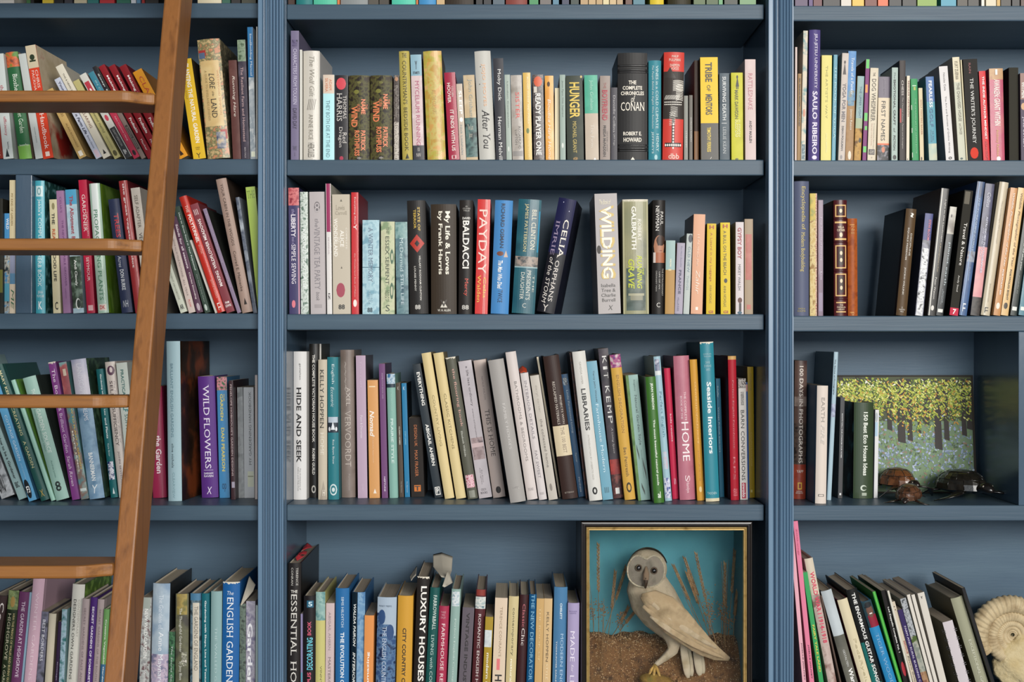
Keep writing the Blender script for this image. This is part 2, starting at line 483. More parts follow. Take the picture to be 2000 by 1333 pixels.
# columns: x0 x1 (spine at the shelf), top, lean, foot | spine colour/side colour | flags | label | print or painted sheen on the spine ...
shelf_of_books('C', 1, 'on the centre upper shelf', '''
568 584 60 0|7c738e/6e6880||tall mauve paperback at the far left|#@7,12,15,85,2c2838 n=6a6080,6a6080,200|CHARACTERS FROM TOLKIEN@14,57,30,75,cfc8dc s|DAVID DAY@60,76,25,75,3a3345 s|THAMES\\n&@89,97,25,75,5a5468 h
585.5 590 97 0|dedbd2||thin white spine beside the tall mauve paperback|
592 624 99 0|d3cdc2/b9b6b2|h g y=1.5|thick pale cream jacketed book with claw marks on the spine|The Wolf Gift@5,42,40,70,9a9488 s i|/////@44,54,25,80,5a544c h i|ANNE RICE@58,81,35,62,8c867a|HERCULES@84,97,30,70,5a554c
631 653 146 0|bdeef2||cyan paperback with a pale peach top|#@0,22,0,100,dccab8|ADAM\\nSILVERA@4,20,20,80,d98a62|THEY BOTH DIE AT THE END@30,97,28,62,6d8f98
654 680 147 0|262428|g|black paperback with red dragon splash and white author lettering|O@3,17,10,85,d84a56|THOMAS@24,51,62,88,cfc9c2 s|HARRIS@21,54,15,55,cfc9c2 s|Red@67,80,58,90,cfc9c2 s|Dragon@61,85,25,58,cfc9c2 s|O@95,100,35,65,b03a52
681 722 147 0|3b3228|n=5d5a34,2a2420,90 h|thick brown orange-titled book, left one of identical pair|O@17,22,25,50,7c7a38|O@7,10,40,60,6f6c34|NAME@28,46,60,80,f0875a s b|of the@34,43,42,58,f0875a|THE@34,40,80,90,f0875a|WIND@36,61,12,42,f0875a s b|PATRICK@65,89,58,80,f0875a s b|ROTHFUSS@65,95,28,52,f0875a s b|*@96,99,40,60,cfc9c2 h
723 766 147 0|3b3228|n=5d5a34,2a2420,90 h|thick brown orange-titled book, right one of identical pair|O@16,21,25,50,7c7a38|O@7,10,40,60,6f6c34|NAME@22,40,60,80,f0875a s b|of the@28,37,42,58,f0875a|THE@28,34,80,90,f0875a|WIND@30,55,12,42,f0875a s b|PATRICK@61,85,58,80,f0875a s b|ROTHFUSS@61,91,28,52,f0875a s b|*@96,99,40,60,cfc9c2 h
769 780 147 0|6e6560|n=4c4440,8c847c,120|slim mottled grey-brown paperback left of the khaki bedside book|O@2,7,20,80,b88a6a|Under the Window@12,50,30,70,9c948a i|#@55,100,10,90,5d534a n=c8c0b4,c8c0b4,400
786 806 100 -7|b9a956/8a7c3c|h|olive yellow hardback lettered as a bedside book|THE@2,6,30,75,4c4428 h s|COUNTRYMAN'S@9,49,30,70,4c4428 s|BEDSIDE BOOK@52,92,30,66,4c4428 s|^@94,99,30,70,3a3a30
807.5 829 107 -6|dcc6c6|n=d2bcbc,e4d2d2,40|pale pink paperback with a blue top and black foot|#@0,20,0,100,8fb4c4|#@86,100,0,100,3c3c42|Y@6,14,40,60,3a4450 h b|STAMETS@16,18.5,20,80,3a4450 h b|MYCELIUM RUNNING@25,86,35,72,b8607c|10\\nNW@88,97,30,70,cfc9c2 h
835 871 100 -9|c29a48/4a3a22|n=b8b050,d9b070,60 h g|thick golden jacketed book with faint ruled lines|#@10,92,18,80,d0a058 n=c8b86a,c0984a,70|ALL THE COLOURS@36,58,40,62,c0a068 l
876.5 898 142 -9|a3213f/7c1830|g|crimson paperback lettered about how it ends|COLLEEN@16,28,58,75,e8d8d0|HOOVER@12,35,20,50,e8d8d0 b|IT ENDS WITH US@43,90,35,68,e8d8d0 b|[]@95,99,30,70,e8d8d0 h
899 911 164 -8|cdbfae||short cream paperback with the word SLEEP in white|SLEEP@9,40,30,80,fffdf5 b|O@44,50,25,80,fffdf5|Nick Littlehales@54,93,30,62,8a9a9c
911.5 934 147 -7|cdb898|n=c8b28e,d6c4a6,30|tan paperback with dark teal treeline picture at its foot|#@50,96,0,100,2f4a4c n=5e7c78,1f3034,50|John Grisham@5,50,35,75,9aa09a s|The Last\\nJuror@58,75,20,70,c8c4b4 h s
936.5 968 100 -10|cac8c0/a8a69c|h|tall pale grey jacketed book with peach and black lettering|JOJO MOYES@12,51,38,62,e8b48c s|After You@54,90,30,75,2a2628 i s|O@14,15,30,36,333030|O@30,31,20,26,333030
969 989 114 -6|3a3a40/2c2c30|s=.004|tall charcoal paperback with white sans lettering about a whale|Moby Dick@11,42,30,72,e8e6e2|Herman Melville@58,104,30,66,e8e6e2
989.5 1000 146 -4|aebab0||slim grey-green paperback left of the silver thriller|London Companion@8,62,35,66,6c7a72|O@84,90,30,60,d8dcd4
1001 1023 147 -4|a39a90|g n=b0a8a0,8f867c,25|silver-grey paperback with a red scrawled title|SISTER@20,51,40,75,e0605a|ROSAMUND@60,87,60,80,6d665f s|LUPTON@64,82,30,50,6d665f s|#@89,95,5,95,8f8a86
1025 1040 142 -4|dcb660|g|slim golden yellow paperback with white lettering|BLOOD SWEAT AND PIXELS@5,58,50,72,fff4c8|O@63,69,30,70,6a7a48|JASON SCHREIER@70,97,35,60,f2dc90
1043 1064 146 -3|4a4040|n=6e6460,2f2a2c,160 g|dark paperback with orange disc and bulky white letters|O@2,14,10,90,d8623e|#@14,21,10,40,d8d0c4|READY PLAYER ONE@22,94,22,72,f4f0ea b
1066 1083 148 -2|e09a42|n=e6a850,f0d0a0,12 g|orange paperback with a small hare and white script|O@7,13,25,60,4a3220|Boudica Hare Home@28,99,30,66,fff0dc i
1084 1093 172 0|efe6c4||narrow plain cream spine between orange and grey-green paperbacks|
1094 1105 146 -1|9fb0a6||slim sage paperback left of the green title in yellow capitals|Jason Flynn With Seymour@7,50,35,68,6a7a72|O@80,86,30,65,dce0d8
1108 1141 148 -3|3a4238|n=333b32,444c40,10|thick dark green book with HUNGER in yellow capitals|HUNGER@8,50,20,80,e2c24e b|MICHAEL GRANT@54,91,36,58,cdb45a|@@96,100,36,64,d8a860 h|O@0,3,85,98,c8b070
1144 1170 147 -3|cbbcaa|n=c4b4a2,d2c4b4,10|turquoise over beige paperback|#@0,45,0,100,4fae90 n=49a68a,58b698,20|John Grisham@6,41,35,65,a8d8c4 s|The Firm@58,85,40,65,e0d8cc s l|^@97,100,60,80,fffdf5
1172 1192 148 0|9a8c84|n=a2948c,8f8179,12|taupe paperback with BOYFRIEND in red|THE@8,15,35,60,a86860|BOYFRIEND@17,53,20,75,b03848 b|FREIDA McFADDEN@59,96,32,58,38302e b|NOT EVERY SECRET@66,90,66,76,5a504c
1193 1206 171 0|4c4a50||short charcoal paperback beside the thick black leather volume|Danielle Collins@11,62,35,68,b8b4b4 s|LMT Yoga@64,80,35,62,b8b4b4 s
1207 1265 103 0|2d2c2c/181818|h ribs=12,16,18,86,89,91|thick black leather volume with cream titling|THE@26,29.5,36,62,f0e8d8 h s b|COMPLETE@31,34.5,16,82,f0e8d8 h s b|CHRONICLES@36,39.5,10,88,f0e8d8 h s b|of@40,46,44,58,f0e8d8 h i s|CONAN@46,54,10,90,f0e8d8 h s|ROBERT E.@73.5,77,18,80,f0e8d8 h s b|HOWARD@79,83,18,80,f0e8d8 h s b|^@97,100,42,58,f0e8d8
1267 1292 118 0|3f8a98/2a6470|h|teal hardback with two lines of white type|VINES in a COLD CLIMATE@5,68,56,76,d0e4e4 s|The People Behind the English Wine Revolution@5,68,22,40,d0e4e4 i|HENRY@73,91,60,80,d0e4e4 s|JEFFREYS@71,93,20,40,d0e4e4 s|O@94,99,45,70,a8ccd0
1294 1334 102 3|3a3430/a82a20|h|red and black jacketed book with a white engraved tree|#@0,18,0,100,cf3f34|#@62,100,0,100,cf3f34|^@14,24,0,60,3a3430|PHILIP@3,5,38,70,f0e0d0 h|PULLMAN@6,8.5,25,80,f0e0d0 h|DAEMON@11,13.5,30,76,f0e0d0 h|VOICES@14,16.5,34,72,f0e0d0 h|(((((((((((@26,36,45,98,e8e2d6 b|((((((((((@30,45,60,96,e8e2d6 b|////////////@40,44,5,80,e8e2d6 h b i|==========@46,49,5,90,e8e2d6 h|//////////@50,60,35,70,e8e2d6 i|\\\\\\\\\\\\\\\\@55,68,30,60,e8e2d6|#@62,88,42,56,2c2624|.........@66,90,46,54,f0e8e0 b|#@84,88,10,90,2c2624|.........@85,87.5,10,90,f0e8e0 h b|dbb@94,99,28,80,f0d8c8 h
1336 1344 187 0|8c8c84||first of two thin grey booklets by the red tree book|LEARNING@55,80,35,70,d8d6ce
1346 1353 186 0|6b665f||second of two thin grey-brown booklets by the red tree book|GORDON RAMSAY@34,72,35,70,d8d6ce
1356 1365 118 0|3a2416/5a3418|s=.03|dark brown book set back beside the yellow and grey one|#@70,100,0,100,8a5a28
1369.5 1404 112 -2|ecc42f/1c1a18|f|bright yellow over dark grey thick paperback|#@64,100,0,100,48453f|TRIBE@5,24,28,66,2a2826 b|OF@27,33,36,56,2a2826|MENTORS@36,56,28,66,2a2826 b|TIMOTHY FERRISS@68,92,34,56,e0c23a b|/@97,99,50,60,e8e4da h
1406 1426 143 -1|4a565f|n=5a666e,3c4650,12|slate grey paperback lettered about surviving death|SURVIVING DEATH@4,54,28,64,d0d2d0 b|#@57,57.7,20,70,c8cac8|LESLIE KEAN@62,92,30,62,b8bcbc
1429 1452 142 -1|c4c02c|n=ccc838,b8b428,15|acid yellow paperback with a small dark walking figure|^@4,16,38,68,22221c|O@3,7,44,60,22221c|#@12,19,42,50,22221c|#@12,19,54,62,22221c|MARK DAWSON@20,53,30,60,5a5a1a b|SLEEPERS@54,74,30,75,d8d480 b|O@98,100,30,60,5a5a1a
1456 1477 116 -1|d9c4c0|n=d4beba,e0ccc8,12|tall pale pink paperback, last before the right post|RATTLESNAKE@14,50,30,70,c08088|ANDY MASLEN@61,83,38,62,4a3c3e b
''')
shelf_of_books('R', 1, 'on the right upper shelf', '''
1552 1556 92 1|d8c4bc||sliver of a pale pink spine against the left post|
1556.5 1563.5 144 2|9a7a50||narrow tan paperback with small black capitals|SEA FISHING PROPERLY EXPLAINED@5,60,30,70,2a2420 b
1564 1573 60 5|d8ccb8|n=d8ccb8,7ca0a0,60|slim cream book with teal squiggles, left of the purple one|O@60,66,20,80,c88a70|#@87,99,10,90,a8b8bc n=5a7078,5a7078,200
1579 1601 58 2|544880/3c3464|h|tall purple hardback with spaced white serif capitals|JIU-JITSU UNIVERSITY@3,45,40,72,e4dcec s|SAULO RIBEIRO@47,95,30,75,e4dcec s b|O@96,99,30,75,e4dcec
1603 1623 108 2|e2d680||plain pale yellow paperback with faint grey capitals|THE ARTIST'S WAY@10,60,40,62,b0a860|JULIA CAMERON@74,92,40,58,f0e8b0
1624 1632 107 4|1b7f96|g|narrow teal blue paperback partly behind the pale yellow one|THE BOOK OF YOGA@11,79,30,80,a8d4d8 s
1637 1650 104 8|cdc2b8|n=c8bcb2,d6ccc4,12|off-white paperback with a stretching figure sketch|^@8,20,20,70,3a3434|O@7,10,30,60,3a3434|YOGA FOR MEN@28,64,25,78,6a6468 b|DEAN POULMAN@68,91,35,66,5a5456 b|O@95,99,25,60,8a8484
1651 1667 100 6|a07c54|n=a8845a,946f48,20|paperback with blue upper half and sandy lower half|#@0,45,0,100,5a90c4 n=4a84bc,6a9cc8,15|#@36,50,10,90,4a6c88 n=6a94ac,8a7a5a,80|Travels of a Painter@6,40,40,75,e8eef0 s|James Reeve@53,72,35,70,e4dcc8 s|O@91,99,30,70,e0d4c0
1667.5 1681 149 7|b08440|n=c09448,6a4a24,60|small paperback fading from grey-teal to yellow ochre|#@0,50,0,100,7f9c9c n=8aa8a8,6f8c90,12|THE UPPER LIGHT@12,50,40,70,4a7088|O@73,79,55,95,2a2018|#@50,62,0,100,9aa884
1684 1692 116 7|7c3470/101014|sn=1a1a1e,2a2a30,40|slim purple book with green blobs and a black cover|#@0,9,10,90,5ac058|#@25,33,10,70,d88a30|#@53,61,10,90,5ac058|#@66,70,30,90,5ac058|#@86,92,10,90,5ac058
1694 1710 133 6|ddd2bc|n=d6cab2,e2d8c4,10|cream paperback with tall black serif title|THE@5,9,35,62,6a6050|DOG WHISPERER@12,58,25,75,4c4438 s|A Compassionate Nonviolent@60,88,60,72,4a4238|Approach to Dog Training@60,84,35,47,b07060|#@88,94,10,85,3a3438|ADAMS@89,93,20,75,d8d0c0 h|O@96,98,40,60,a89c88
1713 1736 150 3|ddcdb2||cream paperback with grey top and black foot|#@0,25,0,100,6a6270|#@79,81,0,100,d8683c|#@81,100,0,100,17161a n=2a282c,8a8890,120|O@83,90,35,65,c87858|FIRST NAMES@29,76,28,62,2c2826|James Birch@3,22,40,60,8a8290
1741 1753 132 1|a9bab2|| pale sage slim paperback about the craft of fiction|The@5,12,35,60,6a7a74 i|EMOTIONAL CRAFT@13,62,28,62,2c3432 b|of@65,70,30,60,2c3432 i|FICTION@73,89,28,62,2c3432 b|O@94,99,20,80,1c2422
1757 1769 118 0|38302f/0c0c0e|s=.012|tall black-brown paperback about chess tactics|CHESS@20,35,30,65,d8d0c8|The Classical Games, Tactics and Strategies@37,88,35,60,b8b0a8 i|#@48,62,5,30,a82828
1770 1776 148 1|e2d6c0||thin cream spine with black ink, right of the chess one|REGULAR LABYRINTH@6,48,40,80,8a5048 b|^@97,99,20,60,2a2420
1782 1795 154 -3|2f9458|| bright green slim paperback|#@8,9,20,80,cfe0c8|#@10,14,40,70,a0b048|THE GOLFERS LITTLE GREEN BOOK@24,92,50,72,7cc090|#@32,38,0,8,e8ecdc|#@60,66,0,8,e8ecdc|#@90,96,0,8,e8ecdc
1797 1805 172 -3|d9c9a4||short straw paperback with small red capitals|GOLF MASTERS BAKER@16,64,40,75,b06848|O@94,99,20,60,4a3a28
1815 1831 150 -7|4a8ca4|n=5a9cac,3a7c9c,8|blue golf paperback fading to pale sand at the foot|#@0,30,0,100,3c68a0|#@80,100,0,100,c8c4a4 n=a8b8a8,d8ccac,20|FEARLESS@5,37,30,70,f0f4f4 b|GOLF@38,60,30,70,34618c|DR GIO\\nVALIANTE@63,78,30,70,3f6c88
1848 1865 130 -14|dcd8d6/8d8688|s=.01|white paperback about the art of online writing|Nicolas Cole@7,26,40,62,6a6668|The Art and Business of Online Writing@32,92,36,60,5a5658|o@96,99,30,70,2a2628 b h
1873 1887 112 -13|c8c8b4/a69e8e|s=.012|pale cream paperback with outlined block capitals|#@0,24,0,100,d8cdb0|KURT ZUERMA@4,22,25,70,8a8068 b|THE CHANGED HORSE@25,62,35,75,8c8878 b|and SPAKER@64,75,35,70,8c8878|O@97,99,20,60,2a4a48
1888 1890.5 117 -12|d8cca8||hairline cream spine tight against the black writer's guide|
1891 1919 116 -10|33312f/22201f|m|wide black paperback with red disc near the foot|O@87,98,18,76,d8402e|RAIN@4,14,35,50,8a3434|THE WRITER'S JOURNEY@19,83,32,64,d8d6d0 s
1921 1934 139 -9|d4343a/7a1a1c||bright red slim paperback about an author mindset|THE INDIE AUTHOR MINDSET@6,76,38,72,f4e8e4 b|ADAM CROFT@78,99,38,68,a82428 b
1936 1963 134 -4|b83a5c|n=b04060,c47868,8 g|pink-red mottled thick paperback with tall white letters|#@0,12,0,100,b08058 n=c09868,a86858,30|1@1,7,42,58,f0e8dc h b|AWAKEN: GIANT WITHIN@12,62,30,72,ece0d8 s b|Anthony Robbins@66,95,36,60,d0a860 s|O@95,100,40,70,f0e8dc
1973 1992 132 -1|35332b/100f10|m|plain black-green clothbound book|
1993 2012 143 -2|3c3044|n=463850,2f2438,10|dark purple paperback cut by the frame|#@0,30,0,100,8a6458|JOEL OSTEEN@50,84,10,60,d8d0dc|WITHIN@10,28,10,50,f0e8e0 b|O@34,42,5,60,c89868
''')
shelf_of_books('L', 1, 'on the left upper shelf', '''
-14 9 118 -24|8a3428||dark red leaning spine cut by the left frame edge|SUFFICIENCY@60,97,40,75,d8b8a8
10 31 106 -20|cbd3d0||pale grey leaning paperback with red serif words|the Garden@30,55,40,72,b84a58 s|ufficiency@60,78,35,70,b84a58 s|Search Press@84,91,55,72,4a5458|^@90,98,25,65,2a3438
32 58 103 -28|2f6640/8f7a68|h|green spine with vegetable photo at the top|#@0,14,0,100,7c4a3c n=d8683c,5a8a3c,60|#@87,100,0,100,7cb450|Bioshelter@21,45,40,75,e4ece0 s|Market Garden@48,76,40,75,cfe0cc s|Permanent Press@86,88,20,90,dfe8dc h
70 85 106 -34|c3c9c6||tall pale grey slim spine left of the red beetle handbook|OLIVER JONES@70,85,45,62,7a8284
84 105 90 -36|d2452c/b9a888|f sn=cbbba0,a83028,14 y=2|red and cream spine with a green beetle on top|#@0,20,0,100,cfc2a6|O@8,13,25,75,2c3a28|#@13,14.5,20,80,2c3a28|CHRIS@22,38,60,85,f0d8cc s|PACKHAM'S@22,46,25,50,f0d8cc s|Handbook@60,92,35,75,f4ece4 s|#@94,98,30,70,f0d8cc
155 172 178 -66|c4a468||ochre leaning paperback under the cream cellaring one|FOLLIES & MAZES@5,40,45,72,8a6c38|ALAN RICHARDS@50,85,45,68,8a6c38|#@90,97,25,75,efe8d8
188 203 156 -82|c3c9d8||pale blue leaning paperback with hand-drawn title|Your F@4,20,35,70,4a4c68 b|n Farm Life@45,70,30,72,30344c i b|Emma Dennis@72,88,40,66,5c6078 i|#@90,99,20,80,d8c0cc
203.5 221 131 -94|dcd6c4|s=.004|cream leaning paperback standing highest of its slanted group|THIS & NEARLY RUN@9,34,40,60,6a6458|CELLARING@45,68,35,68,7a4c44|^@91,96,30,70,2a2826
223 238 160 -82|b8b078||khaki leaning paperback lettered about thistles|ONIONS THISTLE@40,68,40,68,5a5a34 i|GROWING@72,88,45,62,8c8a58|O@90,97,20,80,5a5434
245 261 148 -90|d0d0c8|| white leaning paperback with a red square and black foot|#@9,36,10,80,b83a48|O@17,22,30,60,f0e0dc|O@49,56,25,75,c84a5c|#@64,100,8,92,38383a|CRAFTSPERSON@66,86,38,64,a8a8a4|&@90,96,30,70,d8d8d4
262 276 144 -90|c03c54||teal-topped leaning paperback turning pink lower down|#@0,40,0,100,3c8094|IN CLOUD@10,38,40,66,a8c8cc|Inka Cottons Hang@52,80,40,66,ecc8cc|O@91,97,25,75,2a2024
277 287 132 -97|8d7c74|| black-topped leaning spine turning grey brown|#@0,40,0,100,26262a|Soap Balls@8,38,30,72,c8ccc8 b|#@64,90,20,80,4c4440|ROWLL RISING@66,88,35,66,a89c94
289.5 304 131 -97|8c2028||dark red leaning paperback, first of three matching ones|Making Your@11,42,35,72,f4e8e4 b|Profitable@57,73,35,72,f4e8e4 b|Macher@80,92,38,66,f0e0dc
307 322 131 -95|8c2028||dark red leaning paperback, middle of three matching ones|Making Your@11,42,35,72,f4e8e4 b|Profitable@57,73,35,72,f4e8e4 b|Macher@80,92,38,66,f0e0dc
325 341 131 -92|8c2028||dark red leaning paperback, last of three matching ones|Making Your@11,42,35,72,f4e8e4 b|Profitable@57,73,35,72,f4e8e4 b|Macher@80,92,38,66,f0e0dc
350 372 142 -91|eba02c/b87820||orange leaning paperback with red capitals behind the ladder|CLASSICS@7,50,30,72,c04424|^@90,97,30,70,3a2418
378 403 117 -29|e0b830/3c3422|f|bright yellow leaning book about the natural garden|PLANTING THE NATURAL GARDEN@5,84,38,72,f8f4e4 b|PIET OUDOLF@20,40,15,30,b89420|UMBER\\nPRESS@88,91,30,66,8a7020 h|Y@94,99,30,66,5a4818 h
405 449 78 -21|c8ac7c/6a6450|h g n=6c7450,c88a64,120 sn=3c3c30,8a8064,100|thick jacketed book with tapestry pattern and plain tan label|#@18,73,5,88,d8bc84 n=d2b47c,dcc48e,20|LORE@29,42,40,64,2a2822 s i|of the@44,48,48,58,6a5a3c i|LAND@50,66,40,64,2a2822 s|WESTWOOD SIMPSON@26,64,76,84,c89058 s|A GUIDE TO ENGLANDS LEGENDS@26,68,22,32,a89464 s|#@9,14,2,35,a83c38|#@11,16,2,30,5a6c88|#@76,84,70,98,a83c38|#@78,92,50,90,4a5468 n=8a8c94,c8b494,80
455 471 118 -9|6a4440|n=5f3c38,74504a,14|brown-red paperback with white handwritten title|Running Hare@16,57,30,70,e0d4c8 i
472 488 78 -9|4a4450|n=403a46,5a5460,20|dark mauve paperback with mossy green top|#@0,18,0,100,6c8068 n=8a9c84,4c6048,100|The Resilient Farm and Homestead@23,85,30,62,c8a8a8|BEN FALK@90,99,40,58,b8b0b4
489 500 53 -6|b4bcc0|n=98a4ac,d4d8d8,60|tall slim spine, blue above and grey pictures below|#@0,38,0,100,2f74a8|Smallholding Manual@5,37,30,72,dce8ec s|#@94,98,20,90,e8ecd4
500.5 503 52 0|dcdcd4||hairline white spine tight against the post|
''')
shelf_of_books('L', 2, 'on the left second shelf', '''
-14 6 388 0|2a2a24||dark olive spine cut off by the frame edge|#@62,82,0,100,6a6a28
8 18 417 0|4a8cb8|n=b0b0a8,303a40,100|short blue-topped photo spine left of the upright divider|#@0,34,0,100,4a90c4|WILD@5,16,40,90,e8eef0 b|#@70,88,0,100,58a0b8
18.5 30 352 0|d6c8a2|g|tall cream paperback tight against the upright divider|MY KIND OF GARDEN@10,34,30,64,8a7040|#@56,70,5,100,8a90a8|#@70,78,5,100,5c88a8|#@78,100,0,100,d8c8b0|ME@82,97,30,80,3a6a48 i
69 88 353 -2|48a4b4/1f4a4a|h g sn=1f4440,5c8c90,60|turquoise hardback about herbs beside the upright divider|#@4,12,15,85,c8dcdc|o@5,11,30,70,6a9ca0 h|Jekka's COMPLETE@14,50,30,72,e4f0f0 s|HERB BOOK@55,80,30,68,e4f0f0 s|JEKKA\\nMcVICAR@83,88,20,90,e4f0f0 h|K@91,97,32,72,f0f6f6 h s b
104 119 390 -8|cfc6a2|g|cream slim book about the good life|O@3,9,30,70,8c8460|THE@12,22,28,66,2e2c28 b|REAL@26,38,28,66,b8582c b|GOOD LIFE@44,72,28,66,2e2c28 b|C@90,97,30,70,2e2c28 h b
125 140 373 -14|9a7498||mauve paperback, left neighbour of the allotment book|CELIA'S@5,18,40,66,7a4a7c|THE NEW VEGETABLE GROWER@24,78,50,75,6a3a70|LEEDON@80,88,45,60,7a4a7c
141.5 163 371 -16|a0bcc8|g n=b4ccd4,84a8b8,25|blue-white topped paperback with a dark glossy lower half|#@0,12,0,100,4c9cc0|#@54,96,0,100,2c382c n=3c4c3c,7c9080,60|The Allotment@5,36,34,68,a03c48 b|Book@38,46,34,68,a03c48 b|Andi Clevely@57,78,34,64,e8ece4 b|O@88,97,30,75,e8ece4|O@89,96,40,75,2c382c
170 186 352 -17|b81f40|g|crimson slim hardback lettered about a gardener|GARDENER@11,39,30,72,f0dcd8 s|THE KITCHEN@24,42,74,86,f0dcd8|SEYMOUR@58,76,35,68,f0dcd8 s|#@94,98,20,80,e8b8b8
191 212 359 -18|a8c8b4/6a8c2a|h g n=b4d0bc,98bca8,6 sn=5c8428,7ca048,20|pale green and white jacketed book about plants|#@0,52,20,80,e0e8e4|PROPAGATING PLANTS@20,90,30,66,4c8464 s|#@93,98,15,85,e8dcd0|DK@94,97,25,75,c84a48 h b
237 259 390 -27|343c58/22283c|h|navy leaning hardback with red block letters|#@12,33,35,80,343c58|TREES@13,34,40,80,c03040 b|Acres@50,60,30,60,d0d4dc i|DON BURKE@62,80,34,68,dce0e4 b|NH@89,95,25,75,c8ccd4 h i
264 281 354 -33|a8383a/70242a|h g|red jacketed leaning book about a vegetable plot|the great vegetable plot@2,66,35,64,f0e0dc b
286 304 368 -31|cfc6ba|n=d6cec2,c4baae,10|pale cream leaning book lettered about vegetables|SELF ADAPTER@6,32,30,66,6a6458|VEGETABLES@36,62,30,66,3c3834
353 367 460 -52|c8ccbc|| pale grey-green leaning spine lowest in the slanted run|ALLOTMENT HANDBOOK@40,84,36,62,8a8c7c|AR@90,96,20,80,4a4c48 h b
370 384 432 -46|c8b8b0||pinkish grey leaning paperback, second in the slanted run|GROW ALL IN YOUR POLYTUNNEL@20,62,38,62,8a7c78|ALL YEAR@64,82,38,62,8a7c78|PLOW@86,94,38,66,c84a48
387 401 425 -50|58384c|g|plum leaning paperback lettered about all seasons|Salads for all seasons@8,54,34,68,e0d0d8 b|Charles Dowding@58,86,36,64,dccccc b|O@90,98,24,76,b8a8b0
403 415 405 -60|3c4c42||dark green leaning paperback about growing food under cover|How to Grow Food in Your Polytunnel@6,60,34,68,c8d4cc b|Mark Gatter & Andy McKee@64,90,36,60,98a49c|O@92,98,20,70,b8c4bc
416 421 470 -50|c4c0b8||hairline pale spine left of the glossy red polytunnel book|
422 439 386 -76|bc2e22|g h|glossy red leaning book with white capitals|THE@8,14,36,70,e8c8bc|POLYTUNNEL@16,40,34,74,f4ece4 b|BOOK@42,50,40,66,d89888|JOYCE RUSSELL@72,88,42,64,e0a898|LL@92,98,30,66,f0e0d8 b
443 460 401 -72|844048||maroon leaning paperback whose title runs upward|WILDFLOWER MEADOWS@14,60,30,68,f0e4e0 b u|MAKING@62,76,30,68,f0e4e0 b u|#@5,10,20,26,f0e4e0|#@5,10,40,46,f0e4e0|#@5,10,60,66,f0e4e0|PAM\\nLEWIS@90,95,15,85,f0e4e0 h b
464 472 409 -68|8c7c94/2a2c28|s=.01|slim grey-mauve leaning paperback|Jeanne's Greenhouse Fruit Growing@5,52,34,64,c4b8cc|MANUAL@62,76,36,60,c4b8cc
473 494 351 -52|a89084/3c3028|h|tall dusty pink book about a woodland cabin|YOUR CABIN IN THE WOODS@4,50,34,60,54443c|Conrad E. Meinecke@54,84,30,56,4c3c34|^@89,94,36,66,2a221e
495 502.5 386 -35|8c94a0|g n=4c5464,b0b8c0,20|slim silvery navy spine leaning by the left post|
504.5 523 366 -25|a8c060/8c9c4c|s=.01|lime green paperback half hidden behind the left post|THE@3,9,10,90,7c9440 h s|#@90,96,10,80,7c9440
''')
